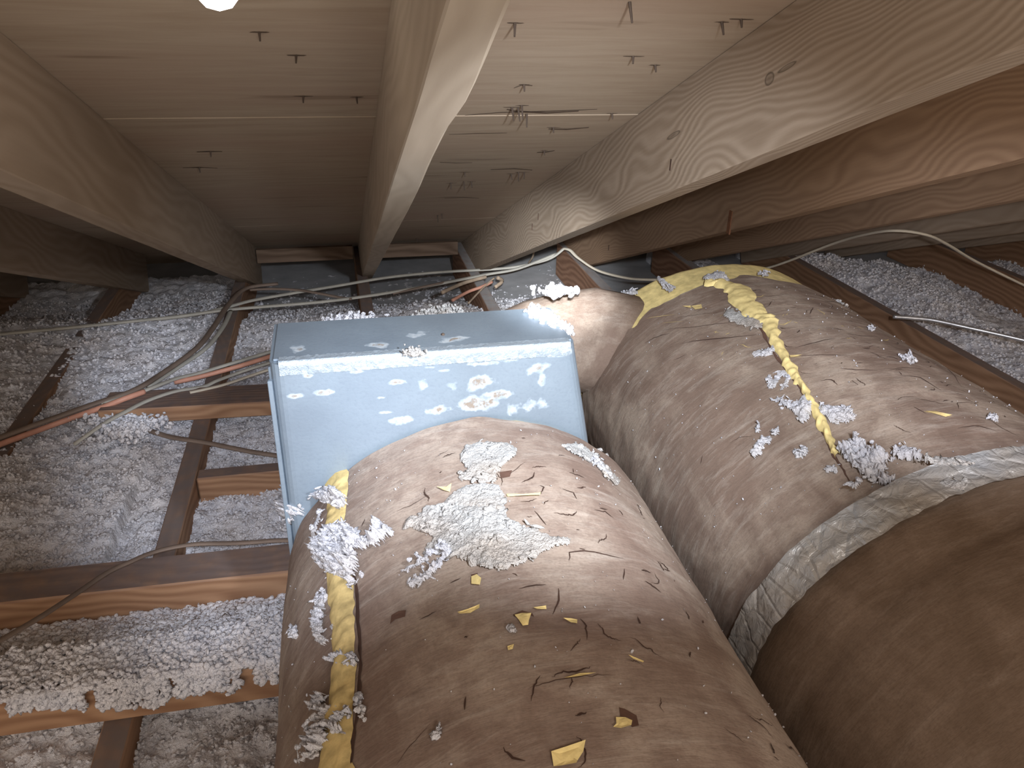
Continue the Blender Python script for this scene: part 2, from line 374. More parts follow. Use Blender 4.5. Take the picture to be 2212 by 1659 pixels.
for x, (lab, mt, ya, yb) in JL.items():
    zt = ZJ if x > -.7 else ZJ-.012
    o = link('ceiling_joist', box_me('ceiling_joist', -T/2, T/2, ya, yb, -.138, 0, M[mt], .002), None, (x+T/2-.002, 0, zt))
    tag(o, lab, 'joist', 'ceiling joists')
def cross(name, xa, xb, ya, yb, z0, z1, lab, rz=0, cat='board'):
    cx, cyy = xb, (ya+yb)/2
    o = link(name, box_me(name, xa-xb, 0, ya-cyy, yb-cyy, 0, z1-z0, M['cross'], .0025), None, (cx, cyy, z0), (0, 0, rz)); tag(o, lab, cat, 'cross boards left of the box'); return o
cross('cross_beam', -1.3, -.10, 1.012, 1.085, ZJ+.001, -.812, 'thick wooden crosspiece with dark top left of the front duct', -.015)
cross('cross_beam', -1.3, -.09, .835, .905, ZJ+.001, -.815, 'lowest crosspiece at bottom left, its top hidden by hanging fluff', -.01)
cross('cross_board', -.56, .10, 1.665, 1.762, ZJ+.001, -.852, 'flat crossboard with an orange knotty edge beside the metal box', -.05)
cross('blocking_board', -.322, .04, 1.432, 1.468, ZJ-.088, ZJ+.002, 'short block of wood between two joists beside the box', 0)
for xa, xb, lab in ((.10, .43, 'small dark board blocking the eave beyond the cables, between narrow and knotty rafters'), (-.30, .04, 'small dark board blocking the eave left of the narrow rafter')):
    o = link('eave_block', box_me('eave_block', 0, xb-xa, -.01, .01, 0, .05, M['plate'], .001), None, (xa, 2.86, -.885)); tag(o, lab, 'board', 'eave blocks')

# ------------------------------------------------------------------ ducts
C1 = (.133, -.66); R1 = (.23, .23); C2 = (.683, -.66); R2 = (.283, .23)
def disp(th, y, s, amp=1.):
    u = np.asarray(th)*2.2; v = np.asarray(y)*9.
    return amp*((fbm(u*1.3, v, 3, s)-.45)*.007+(vn(u*6, v*5, s+3)-.5)*.0016)
def dsurf(D, th, y, off=0., s=1):
    (cx, cz), (a, b) = D; r = disp(th, y, s)+off; th = np.asarray(th); y = np.asarray(y)
    return np.stack([cx+(a+r)*np.sin(th), y+0*th, cz+(b+r)*np.cos(th)], -1)
D1, D2 = (C1, R1), (C2, R2)
def duct_hit(px, py, D, extra=0.):
    (cx, cz), (a, b) = D; a += extra; b += extra; v = ray(px, py)
    A = (v[0]/a)**2+(v[2]/b)**2; B = -2*(v[0]*cx/a/a+v[2]*cz/b/b); C = (cx/a)**2+(cz/b)**2-1
    q = B*B-4*A*C
    t = -B/2/A if q < 0 else (-B-math.sqrt(q))/2/A
    P = v*t; return math.atan2((P[0]-cx)/a, (P[2]-cz)/b), P[1]
def tube_mesh(name, D, ya, yb, s, mat, nt=190, ny=150, edge=.0, off=0., t0=-math.pi, t1=math.pi, endround=0.):
    th = np.linspace(t0, t1, nt); y = np.linspace(ya, yb, ny); TH, Y = np.meshgrid(th, y, indexing='ij')
    o = np.full(TH.shape, off)
    Yw = Y + (edge*(fbm(TH*5, TH*0, 3, 9)-.5))*np.clip((Y-ya)/(yb-ya), 0, 1)**8
    if endround: o = o - endround*np.clip((Y-(yb-endround))/endround, 0, 1)**2.2
    P = dsurf(D, TH, Yw, 0, s); cx, cz = D[0]
    P[..., 0] += o*np.sin(TH); P[..., 2] += o*np.cos(TH)
    return mesh_np(name, P.reshape(-1, 3), grid_faces(nt, ny), mat)

duct1 = tag(empty('insulated_duct', (C1[0], .2, ZJ)), 'brown paper-wrapped round duct in front, entering the metal box', 'duct')
duct2 = tag(empty('insulated_duct', (C2[0], .9, ZJ)), 'wide brown paper-wrapped duct at right, with a long yellow split', 'duct')
def child(name, me, parent):
    o = link(name, me, parent); o.location = [-q for q in parent.location]; return o
YB = .77
child('paper_wrap', tube_mesh('paper_wrap', D1, -.5, YB-.004, 1, M['kraft1'], 200, 260, edge=.012), duct1)
# exposed fibre between wrap and box
child('fibre_rim', tube_mesh('fibre_rim', D1, YB-.03, YB+.003, 1, M['fibre'], 160, 8, off=-.0035), duct1)
YE = 1.27
child('paper_wrap', tube_mesh('paper_wrap', D2, .555, YE-.085, 2, M['kraft2'], 220, 200, edge=.06), duct2)
child('fibre_rim', tube_mesh('fibre_rim', D2, YE-.17, YE+.03, 2, M['fibre_pale'], 180, 40, off=-.004, endround=.035), duct2)
# closed far end of the right duct
th = np.linspace(-math.pi, math.pi, 80)
capV = [(C2[0], YE+.045, C2[1])]+[(C2[0]+(R2[0]-.03)*math.sin(t), YE+.03, C2[1]+(R2[1]-.03)*math.cos(t)) for t in th]
me = bpy.data.meshes.new('end_cap'); me.from_pydata(capV, [], [(0, i, i+1) for i in range(1, 80)]); me.materials.append(M['fibre']); child('end_cap', me, duct2)

# ribbon strips on a duct: centre line in pixels -> surface
def ribbon(name, pts, D, s, mat, parent, thick=.004, ext=0., sub=8, jag=.25, raise_mid=True, kindstuff=False):
    """pts: (px, py, width m); builds a raised strip with ragged edges lying on the duct"""
    L = [(*duct_hit(a, b, D, ext), wd) for a, b, wd in pts]; Q = []
    for i in range(len(L)-1):
        for k in range(sub):
            t = k/sub; Q.append(tuple(L[i][c]*(1-t)+L[i+1][c]*t for c in range(3)))
    Q.append(L[-1]); a = (D[1][0]+D[1][1])/2; V = []; m = 7
    for i, (t, y, wd) in enumerate(Q):
        p, q = Q[max(i-1, 0)], Q[min(i+1, len(Q)-1)]
        dx, dy = (q[0]-p[0])*a, q[1]-p[1]; n = math.hypot(dx, dy)+1e-9; nx, ny = dy/n, -dx/n
        wl = wd*.5*(1+jag*(2.4*float(vn(np.array(i/3.2), np.array(1.), 5))-1.2)); wr = wd*.5*(1+jag*(2.4*float(vn(np.array(i/3.2), np.array(9.), 6))-1.2))
        for j in range(m):
            u = j/(m-1)*2-1; ww = wl if u < 0 else wr
            h = thick*(1-abs(u)**3)*(.7+.7*float(vn(np.array(y*140), np.array(t*60+j*.6), 4))+random.uniform(-.06, .06)-.2)+.0006
            V.append(dsurf(D, t+u*ww*nx/a, y+u*ww*ny, h+ext, s))
    V = np.array(V); n = len(Q); F = [(i*m+j, i*m+j+1, (i+1)*m+j+1, (i+1)*m+j) for i in range(n-1) for j in range(m-1)]
    o = child(name, mesh_np(name, V, F, mat), parent); return o

SEAM1 = [(712, 1012, .034), (728, 1045, .036), (728, 1085, .03), (722, 1150, .032), (728, 1220, .032), (735, 1290, .030), (738, 1350, .028), (742, 1420, .027), (738, 1500, .029), (728, 1580, .034), (722, 1659, .040), (716, 1760, .045)]
ribbon('fibre_strip', SEAM1, D1, 1, M['fibre'], duct1, .005, sub=12, jag=.12)
ribbon('paper_gap', [(a+33+3*(b > 1300), b, .003) for a, b, c in SEAM1[3:]], D1, 1, M['crack'], duct1, .0008, sub=12, jag=.6)
SEAM2 = [(1525, 612, .020), (1555, 612, .030), (1590, 628, .036), (1612, 655, .032), (1640, 685, .036), (1658, 700, .026), (1672, 735, .016), (1700, 780, .014), (1718, 815, .013), (1735, 838, .010), (1752, 870, .010), (1768, 900, .014), (1785, 935, .009), (1800, 970, .008), (1812, 990, .008)]
ribbon('fibre_strip', SEAM2, D2, 2, M['fibre_pale'], duct2, .007, sub=12, jag=.35)
ribbon('paper_gap', [(a-(14 if b < 800 else 5), b+4, .007 if b < 730 else .003) for a, b, c in SEAM2[2:]]+[(1822, 1015, .002), (1838, 1045, .002)], D2, 2, M['hole'], duct2, .001, sub=12, jag=.5)

# silver tape ring and the near, elbowed section of the right duct
def tape_mesh():
    nt, ny = 260, 26; th = np.linspace(-math.pi, math.pi, nt); u = np.linspace(0, 1, ny); TH, U = np.meshgrid(th, u, indexing='ij')
    Y = .533+U*.050+.004*(vn(TH*3, TH*0, 4)-.5); cr = np.abs(fbm(TH*9+U*2.2, U*2-TH*4, 3, 5)-.45)*2
    cr2 = np.abs(vn(TH*26+U*3, U*1.5, 8)-.5); cr3 = np.abs(vn(TH*60, U*3+TH*9, 2)-.5)
    off = .0125+.006*cr+.0035*cr2*(1-.5*U)+.0015*cr3; P = dsurf(D2, TH, Y, 0, 2)
    P[..., 0] += off*np.sin(TH); P[..., 2] += off*np.cos(TH); return P, nt, ny
P, nt, ny = tape_mesh()
m = N('foil_tape'); c = m.coord(); nz = m.noise(c, 70, 5, .6, 1.2); nl = m.noise(c, 14, 3)
m.color(m.mix(m.ramp(nl, [(.35, 0.), (.65, 1.)]), (.52, .54, .56), (.50, .46, .41))); m.b.inputs['Metallic'].default_value = .45; m.b.inputs['Roughness'].default_value = .33
m.b.inputs['Specular IOR Level'].default_value = .6
wr = m.n('ShaderNodeTexVoronoi', feature='DISTANCE_TO_EDGE'); m.t.links.new(m.coord((1, .5, 1)), wr.inputs['Vector']); wr.inputs['Scale'].default_value = 38
m.bump(m.math('ADD', nz, m.math('MULTIPLY', m.ramp(wr.outputs['Distance'], [(0., 0.), (.09, 1.)]), .35)), .8, .004); M['tape'] = m.m
child('foil_tape', mesh_np('foil_tape', P.reshape(-1, 3), grid_faces(nt, ny), M['tape']), duct2)
def elbow_mesh(name, a0, a1, off, na=46, nt=200, mat=None, dark=False):
    """rings pivot about a vertical axis on the right, so the duct bends to the right as it comes forward"""
    px_, py_ = C2[0]+.62, .555; A = np.linspace(a0, a1, na); th = np.linspace(-math.pi, math.pi, nt)
    TH, AA = np.meshgrid(th, A, indexing='ij')
    gore = np.radians(14); step = np.mod(AA+np.radians(8.8), gore)
    X = (R2[0]+off)*np.sin(TH); Z = (R2[1]+off)*np.cos(TH)
    r = disp(TH, AA*.6, 6)*1.1; bulge = .009*np.abs(np.sin(np.clip(step/gore, 0, 1)*math.pi))**.35
    X = X+(r+bulge)*np.sin(TH); Z = Z+(r+bulge)*np.cos(TH)
    D = px_-(C2[0]+X)                                 # distance from pivot
    Pn = np.stack([px_-D*np.cos(AA), py_-D*np.sin(AA), C2[1]+Z], -1)
    return mesh_np(name, Pn.reshape(-1, 3), grid_faces(nt, na), mat)
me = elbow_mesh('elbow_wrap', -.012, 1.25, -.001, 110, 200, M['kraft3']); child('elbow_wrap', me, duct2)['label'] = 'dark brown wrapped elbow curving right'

# cracks: random short meandering dark slits, yellow in places
def crack_set(D, s, parent, specs, n, yr, tr, seedv, mat):
    rnd = random.Random(seedv); V = []; F = []; a = (D[1][0]+D[1][1])/2
    lines = [[duct_hit(px, py, D) for px, py in sp] for sp in specs]
    for _ in range(n):
        t, y = rnd.uniform(*tr), rnd.uniform(*yr); L = []
        ang = rnd.gauss(0, .5) if rnd.random() < .75 else rnd.uniform(0, 3.1); ln = rnd.choice((2, 3, 4, 6))
        for k in range(ln):
            L.append((t, y)); ang += rnd.gauss(0, .45); st = rnd.uniform(.003, .007); t += math.cos(ang)*st/a; y += math.sin(ang)*st
        lines.append(L)
    for L in lines:
        Q = []
        for i in range(len(L)-1):
            for k in range(4):
                u = k/4; Q.append((L[i][0]*(1-u)+L[i+1][0]*u+rnd.gauss(0, .0012), L[i][1]*(1-u)+L[i+1][1]*u+rnd.gauss(0, .0004)))
        Q.append(L[-1]); base = len(V); wd = rnd.uniform(.00025, .0008)
        for i, (t, y) in enumerate(Q):
            p, q = Q[max(i-1, 0)], Q[min(i+1, len(Q)-1)]; dx, dy = (q[0]-p[0])*a, q[1]-p[1]; nn = math.hypot(dx, dy)+1e-9
            ww = wd*(.2+math.sin(math.pi*i/(len(Q)-1)))
            for sg in (-1, 1): V.append(dsurf(D, t+sg*ww*dy/nn/a, y-sg*ww*dx/nn, .0007, s))
            if i: F.append((base+2*i-2, base+2*i-1, base+2*i+1, base+2*i))
    o = child('paper_cracks', mesh_np('paper_cracks', np.array(V), F, mat), parent); o['kind'] = 'stuff'; return o
def c7(L): return [(x/2.05+550, y/2.05+850) for x, y in L]
def c6(L): return [(x/2.186+1200, y/2.186+450) for x, y in L]
CR1 = [c7(q) for q in ([(630, 525), (690, 495), (760, 455)], [(865, 840), (915, 820)], [(1390, 745), (1395, 710), (1480, 700), (1560, 720), (1630, 735)], [(1360, 425), (1410, 440), (1425, 470)],
      [(1500, 520), (1550, 530), (1585, 555)], [(1170, 870), (1230, 855), (1290, 852)], [(1345, 870), (1345, 920), (1320, 980)], [(1220, 1310), (1270, 1290), (1400, 1262), (1520, 1250), (1600, 1250)],
      [(625, 1650), (690, 1560), (780, 1465)], [(730, 1005), (810, 965)], [(1265, 1250), (1240, 1300), (1225, 1370)], [(1100, 1570), (1140, 1612), (1200, 1630)], [(935, 1410), (940, 1350)],
      [(1630, 830), (1635, 780)], [(1470, 1100), (1465, 1030), (1440, 1000)], [(490, 555), (475, 590)], [(1240, 520), (1290, 590)], [(1110, 375), (1200, 310)], [(1265, 450), (1280, 420), (1262, 410)])]
crack_set(D1, 1, duct1, CR1, 70, (.22, .73), (-.35, .85), 3, M['crack'])
CR2 = [c6(q) for q in ([(1110, 700), (1250, 695), (1390, 702)], [(1370, 600), (1440, 605), (1520, 612)], [(1345, 760), (1420, 765), (1520, 768)], [(1570, 770), (1640, 755), (1750, 765)],
      [(1625, 790), (1720, 800), (1820, 860)], [(1480, 480), (1540, 510), (1600, 525), (1660, 545)], [(980, 425), (1040, 415), (1110, 410)], [(1270, 445), (1350, 452)], [(840, 330), (920, 322), (990, 335)],
      [(1160, 385), (1270, 400)], [(1760, 730), (1850, 760), (1920, 840)], [(1700, 895), (1760, 905), (1830, 925)], [(1690, 940), (1750, 975)], [(1900, 950), (1900, 920), (1960, 915)], [(600, 640), (700, 622), (830, 610), (960, 598)],
      [(500, 575), (640, 560), (760, 545), (880, 540)], [(420, 635), (480, 605), (540, 590)], [(560, 515), (680, 500), (790, 490)], [(1080, 640), (1090, 652), (1120, 653)], [(1130, 660), (1230, 635), (1320, 615)], [(820, 1110), (870, 1080), (930, 1075)], [(700, 1170), (690, 1210)],
      [(560, 720), (620, 690)], [(610, 470), (690, 440)], [(1900, 1040), (2000, 1030), (2080, 1050)], [(2030, 985), (2110, 1040), (2190, 1075)], [(1200, 500), (1215, 470)])]
crack_set(D2, 2, duct2, CR2, 110, (.66, 1.12), (-.35, .95), 5, M['crack'])
crack_set(D2, 2, duct2, [c6(q) for q in ([(1030, 550), (1070, 547), (1110, 540)], [(430, 522), (560, 500)], [(1105, 703), (1160, 700)], [(500, 540), (600, 532)], [(1740, 965), (1800, 975), (1870, 990)])], 22, (.9, 1.1), (-.6, .3), 9, M['fibre'])

# torn flaps: little curled scraps of the yellow fibre showing through, each its own part
def scrap(poly, D, s, parent, mat, name='torn_patch', lift=.0035):
    pts = [duct_hit(x, y, D) for x, y in poly]; c = np.mean(pts, 0); n = len(pts); V = [dsurf(D, c[0], c[1], lift*.7, s)]
    for rr in (.55, 1):
        for i, (t, y) in enumerate(pts):
            V.append(dsurf(D, c[0]+(t-c[0])*rr, c[1]+(y-c[1])*rr, (lift*random.uniform(.35, 1) if rr == 1 else lift*.6), s))
    F = [(0, 1+i, 1+(i+1) % n) for i in range(n)]; me = bpy.data.meshes.new(name)
    F += [(1+i, 1+n+i, 1+n+(i+1) % n, 1+(i+1) % n) for i in range(n)]
    me.from_pydata([tuple(v) for v in V], [], F); me.materials.append(mat); return child(name, me, parent)
for q in ([(810, 422), (855, 420), (874, 405), (866, 440), (840, 438)], [(1115, 448), (1190, 452), (1265, 448), (1262, 460), (1180, 462), (1120, 458)], [(962, 818), (985, 808), (1006, 828), (1000, 855), (962, 850)],
          [(905, 985), (950, 968), (1000, 948), (1000, 965), (960, 983), (915, 993)], [(1152, 990), (1185, 978), (1226, 985), (1215, 1010), (1212, 1030), (1188, 1037), (1170, 1010)],
          [(1365, 1008), (1400, 1010), (1427, 1012), (1426, 1032), (1398, 1030)], [(1586, 1487), (1600, 1470), (1598, 1440), (1640, 1438), (1670, 1455), (1665, 1480), (1620, 1490)],
          [(1315, 1598), (1375, 1580), (1465, 1545), (1455, 1590), (1430, 1630), (1425, 1650), (1360, 1659), (1325, 1658)], [(1122, 1135), (1150, 1120), (1145, 1142), (1125, 1150)], [(1235, 957), (1290, 950), (1292, 960), (1250, 966)],
          [(1650, 1170), (1720, 1195), (1715, 1203), (1660, 1182)], [(1370, 1265), (1440, 1250), (1510, 1250), (1460, 1262), (1385, 1272)]):
    scrap(c7(q), D1, 1, duct1, M['fibre_pale'])
for q in ([(605, 980), (640, 965), (672, 962), (668, 990), (620, 1004), (604, 1025)], [(1615, 1390), (1640, 1398), (1690, 1430), (1700, 1475), (1670, 1480), (1655, 1440), (1620, 1430)], [(1145, 985), (1185, 965), (1230, 975), (1238, 990), (1190, 975), (1150, 993)],
          [(1085, 350), (1140, 345), (1130, 372), (1090, 378)], [(960, 805), (990, 800), (985, 812), (962, 816)]):
    scrap(c7(q), D1, 1, duct1, M['hole'], 'torn_hole', .0012)
for q in ([(640, 462), (690, 458), (694, 474), (660, 476)], [(1745, 968), (1790, 965), (1870, 990), (1840, 992)], [(1105, 698), (1165, 699), (1110, 712)], [(600, 465), (640, 462), (640, 472)]):
    scrap(c6(q), D2, 2, duct2, M['fibre'])

# ------------------------------------------------------------------ metal box (plenum)
ZT = -.349; XL = -.083
sp_top = []; sp_front = []
for x, y, rx, ry in [(970, 765, 90, 22), (1200, 790, 85, 20), (270, 850, 50, 18), (740, 830, 60, 14), (320, 1000, 45, 15), (420, 1100, 50, 15), (620, 975, 50, 12), (850, 1040, 70, 18), (1050, 950, 40, 12), (1125, 970, 40, 10), (1350, 930, 80, 20), (1340, 1040, 120, 40),
                     (1560, 880, 90, 30), (1790, 870, 110, 25), (1690, 950, 90, 40), (1720, 1030, 40, 45), (760, 1130, 50, 15), (790, 1220, 45, 12), (1090, 1205, 90, 25), (1340, 1160, 110, 40), (1470, 1110, 110, 30), (1640, 1180, 90, 45), (900, 1260, 100, 25), (240, 1120, 45, 15), (1000, 1050, 30, 30)]:
    px, py = 550+x/2.765, 450+y/2.765
    if y < 800 and x > 400 or (x, y) == (270, 850) or (x, y) == (740, 830):
        P = hz(px, py, ZT); Q = hz(px+rx/2.765, py, ZT); R_ = hz(px, py+ry/2.765, ZT); sp_top.append((tuple(P), (abs(Q[0]-P[0]), abs(R_[1]-P[1]), .02)))
    else:
        P = hy(px, py, YB); Q = hy(px+rx/2.765, py, YB); R_ = hy(px, py+ry/2.765, YB); sp_front.append((tuple(P), (abs(Q[0]-P[0]), .02, abs(R_[2]-P[2]))))
m = N('galvanised_steel'); c = m.coord(); g1 = m.noise(c, 9, 3); g2 = m.noise(c, 260, 3, .6)
base = m.mix(m.ramp(g1, [(.35, 0.), (.65, 1.)]), (.19, .235, .285), (.235, .29, .345)); base = m.mix(m.ramp(g2, [(.3, .35), (.5, 0.)]), base, (.17, .21, .26))
d = m.spots(sp_top+sp_front, 2.0, 42)
k = m.math('MULTIPLY', m.ramp(d, [(.62, 1.), (1.05, 0.)]), m.ramp(m.noise(c, 110, 5, .7), [(.35, .25), (.6, .9)])); base = m.mix(k, base, (.44, .48, .51))
k2 = m.math('MULTIPLY', m.ramp(d, [(.18, 1.), (.32, 0.)]), m.ramp(m.noise(c, 150, 5, .7), [(.42, .15), (.55, .9)])); base = m.mix(k2, base, (.24, .19, .145))
m.color(base); m.b.inputs['Metallic'].default_value = .35; m.b.inputs['Roughness'].default_value = .5; m.b.inputs['Specular IOR Level'].default_value = .5
m.t.links.new(m.ramp(d, [(.9, .75), (1.1, .42)]), m.b.inputs['Roughness']); m.bump(m.math('ADD', g2, m.math('MULTIPLY', g1, 2)), .12, .002); M['galv'] = m.m
plenum = tag(empty('metal_duct_box', (.09, .83, ZJ)), 'galvanised steel duct box with white corrosion blotches, in the middle', 'duct box')
def plenum_shell():
    bm = bmesh.new(); nz_ = 20
    def prof(z):                                     # footprint at height z, rounded front corners
        u = (ZT-z)/(ZT-ZJ); xr = .249+.048*min(1, u*2.2); rr = .014; xl = XL
        pts = [(xl, .885)]
        for k in range(6): a = math.pi+k/5*math.pi/2; pts.append((xl+rr+rr*math.cos(a), YB+rr+rr*math.sin(a)))
        for k in range(6): a = 1.5*math.pi+k/5*math.pi/2; pts.append((xr-rr+rr*math.cos(a), YB+rr+rr*math.sin(a)))
        return pts+[(xr, .885)]
    rings = []
    for i in range(nz_+1):
        z = ZT+(ZJ+.003-ZT)*i/nz_; rings.append([bm.verts.new((x, y, z)) for x, y in prof(z)])
    n = len(rings[0])
    for a, b in zip(rings[:-1], rings[1:]):
        for k in range(n): bm.faces.new((a[k], a[(k+1) % n], b[(k+1) % n], b[k]))
    bm.faces.new(rings[0][::-1]); bm.faces.new(rings[-1])
    bmesh.ops.recalc_face_normals(bm, faces=bm.faces)
    me = bpy.data.meshes.new('box_shell'); bm.to_mesh(me); bm.free(); me.materials.append(M['galv']); return me
child('box_shell', plenum_shell(), plenum)
def pm(name, x0, x1, y0, y1, z0, z1, mat, bev=.0006): return child(name, box_me(name, x0, x1, y0, y1, z0, z1, mat, bev), plenum)
# lid with a slightly smaller footprint and hemmed lip
lid = pm('lid', XL+.004, .246, YB+.010, .882, ZT, ZT+.0025, M['galv'])
pm('side_seam', XL-.004, XL+.001, YB+.004, YB+.010, ZJ+.005, ZT-.02, M['galv'])
pm('side_seam', XL-.003, XL+.001, YB+.018, YB+.022, ZJ+.005, ZT-.01, M['galv'])
# foil tape along the front top edge
def front_tape():
    nx, nv = 240, 12; x = np.linspace(XL+.010, .242, nx); v = np.linspace(0, 1, nv); X, Vv = np.meshgrid(x, v, indexing='ij')
    s = Vv*.026-.013; Y = np.where(s < 0, YB-.0015, YB-.0015+s); Z = np.where(s < 0, ZT+.0012+s, ZT+.0038)
    r = (fbm(X*260, Vv*5, 3, 3)-.45)*.0022; Y = Y-r*(s < 0); Z = Z+np.abs(r)*(s >= 0)
    Z = Z - np.where(s < 0, 0, 0)
    return mesh_np('foil_tape', np.stack([X, Y, Z], -1).reshape(-1, 3), grid_faces(nx, nv), M['boxtape'])
m = N('bright_foil_tape'); c = m.coord(); nz = m.noise(c, 260, 4, .7); m.color(m.mix(nz, (.26, .32, .38), (.46, .53, .60))); m.b.inputs['Metallic'].default_value = .5; m.b.inputs['Roughness'].default_value = .4; m.bump(nz, .7, .002); M['boxtape'] = m.m
child('foil_tape', front_tape(), plenum)
bm = bmesh.new(); bmesh.ops.create_uvsphere(bm, u_segments=8, v_segments=6, radius=.0022); me = bpy.data.meshes.new('screw'); bm.to_mesh(me); bm.free(); me.materials.append(M['nail'])
child('screw', me, plenum).location = tuple(Vector(hz(957, 723, ZT+.003))-plenum.location)

# wrapped stub joining the box's back corner to the right duct
stub = link('wrapped_collar', None) if False else None
def blob_tube(name, pts, rads, mat, seg=28, s=3):
    V = []; n = len(pts)
    for i, (p, r) in enumerate(zip(pts, rads)):
        t = (Vector(pts[min(i+1, n-1)])-Vector(pts[max(i-1, 0)])).normalized(); sd = t.cross(Vector((0, 0, 1))).normalized(); u = sd.cross(t)
        for k in range(seg):
            a = 2*math.pi*k/seg; rr = r*(1+.05*math.sin(3*a+i*.7)+random.uniform(-.01, .01)); V.append(Vector(p)+sd*math.cos(a)*rr+u*math.sin(a)*rr)
    F = [(i*seg+k, i*seg+(k+1) % seg, (i+1)*seg+(k+1) % seg, (i+1)*seg+k) for i in range(n-1) for k in range(seg)]+[tuple(range(seg))[::-1], tuple(range((n-1)*seg, n*seg))]
    me = bpy.data.meshes.new(name); me.from_pydata(V, [], F); me.materials.append(mat)
    for p in me.polygons: p.use_smooth = True
    return link(name, me)
o = blob_tube('wrapped_collar', [(.20, 1.22, -.59), (.26, 1.23, -.575), (.32, 1.235, -.565), (.38, 1.24, -.56), (.43, 1.24, -.56), (.50, 1.24, -.57)], [.05, .075, .085, .09, .095, .09], M['kraft2'])
tag(o, 'pale wrapped collar between the steel box and the right duct', 'duct collar')

# ------------------------------------------------------------------ loose fill insulation
def ground_z(X, Y):
    lv = -.940+.018*(fbm(X*3, Y*3, 3, 21)-.45)
    lv = np.where((X < -.36), -.918+.05*(fbm(X*2.2+5, Y*2.2, 3, 31)-.42)+.012*np.clip((-X-.5)*2, 0, 1), lv)
    lv = np.where(X > .86, -.985+.02*(fbm(X*3, Y*3, 2, 8)-.5), lv)
    lv = np.where((X > 1.72) & (X < 2.42), -.915+.07*(fbm(X*5, Y*4, 3, 5)-.5)-.10*np.clip((X-1.95)/.4, 0, 1), lv)
    lv = np.where((X >= 2.42), -1.0, lv)
    lv = np.where((X > 1.3) & (X < 1.71), -.895-.075*np.clip((X-1.52)/.12, -.3, 1)+.05*(fbm(X*5, Y*4, 3, 6)-.5), lv)
    # thins out near the eave
    e = np.clip((Y-2.35)/.4, 0, 1); e = np.where(X < .3, np.clip((Y-2.4)/.35, 0, 1), e); e = np.where(X > 1.7, np.clip((Y-2.75)/.3, 0, 1), e); lv = lv-e*.10*(1-0.*X)
    # drift behind the box under the cables
    lv = lv+.06*np.exp(-((X-.28)/.13)**2-((Y-2.25)/.22)**2)
    # heap over the front cross piece
    lv = lv+np.where(X < -.09, .040*np.exp(-((Y-.91)/.035)**2)*(.6+.8*fbm(X*9, Y*4, 3, 41)), 0)
    lv = lv+np.where(X < -.45, .03*np.exp(-((Y-1.35)/.2)**2), 0)
    return lv
def fluff_h(X, Y):
    wx = X+.02*(fbm(X*25, Y*25, 2, 3)-.5); wy = Y+.02*(fbm(X*25, Y*25, 2, 13)-.5)
    return .017*(1-worley(wx*22, wy*22, 1))+.011*(1-worley(wx*52, wy*52, 2))+.0065*(1-worley(wx*120, wy*120, 3))+.004*fbm(X*300, Y*300, 2, 4)-.016
def ground_patch(name, xa, xb, ya, yb, step, label):
    x = np.arange(xa, xb+step, step); y = np.arange(ya, yb+step, step); X, Y = np.meshgrid(x, y, indexing='ij')
    Z = ground_z(X, Y)+fluff_h(X, Y); jx = (h2(np.round(X/step), np.round(Y/step), 3)-.5)*step*.5
    me = mesh_np(name, np.stack([X+jx, Y, Z], -1).reshape(-1, 3), grid_faces(len(x), len(y)), M['fluff'])
    return tag(link(name, me), label, 'insulation', None, 'stuff')
ground_patch('loose_insulation', -1.35, .02, .45, 1.9, .0052, 'white fluffy blown insulation at left around the crosspieces')
ground_patch('loose_insulation', -2.2, .85, 1.9, 3.1, .0090, 'white blown insulation beneath the cables behind the box')
ground_patch('loose_insulation', .86, 3.6, 1.05, 3.1, .0085, 'bluish white insulation filling the bays right of the ducts')

# small flakes
def flake_protos(n, sub, rs, flat=(.3, .8)):
    out = []
    for i in range(n):
        bm = bmesh.new(); bmesh.ops.create_icosphere(bm, subdivisions=sub, radius=1)
        V = np.array([v.co[:] for v in bm.verts]); F = np.array([[v.index for v in f.verts] for f in bm.faces]); bm.free()
        r = 1+rs*rng.normal(size=(len(V), 1)); V = V*np.clip(r, .35, 1.9); V[:, 2] *= rng.uniform(*flat); V[:, 0] *= rng.uniform(.8, 1.7); V = V+np.clip(rng.normal(size=V.shape)*rs*.4, -.5, .5)
        out.append((V, F))
    return out
PR1 = flake_protos(10, 1, .16); PR2 = flake_protos(12, 2, .14); PRF = flake_protos(12, 2, .24, (.10, .24)); PRL = flake_protos(8, 1, .2)
for V, F in PRL: V[:, 0] *= 2.2; V[:, 1] *= .6
def rotm(n, tilt=math.pi):
    a = rng.uniform(0, 2*math.pi, n); b = rng.uniform(-tilt, tilt, n); c = rng.uniform(-tilt, tilt, n)
    ca, sa, cb, sb, cc, sc = np.cos(a), np.sin(a), np.cos(b), np.sin(b), np.cos(c), np.sin(c)
    Rz = np.zeros((n, 3, 3)); Rz[:, 0, 0] = ca; Rz[:, 0, 1] = -sa; Rz[:, 1, 0] = sa; Rz[:, 1, 1] = ca; Rz[:, 2, 2] = 1
    Ry = np.zeros((n, 3, 3)); Ry[:, 0, 0] = cb; Ry[:, 0, 2] = sb; Ry[:, 2, 0] = -sb; Ry[:, 2, 2] = cb; Ry[:, 1, 1] = 1
    Rx = np.zeros((n, 3, 3)); Rx[:, 1, 1] = cc; Rx[:, 1, 2] = -sc; Rx[:, 2, 1] = sc; Rx[:, 2, 2] = cc; Rx[:, 0, 0] = 1
    return np.einsum('nij,njk,nkl->nil', Ry, Rx, Rz)
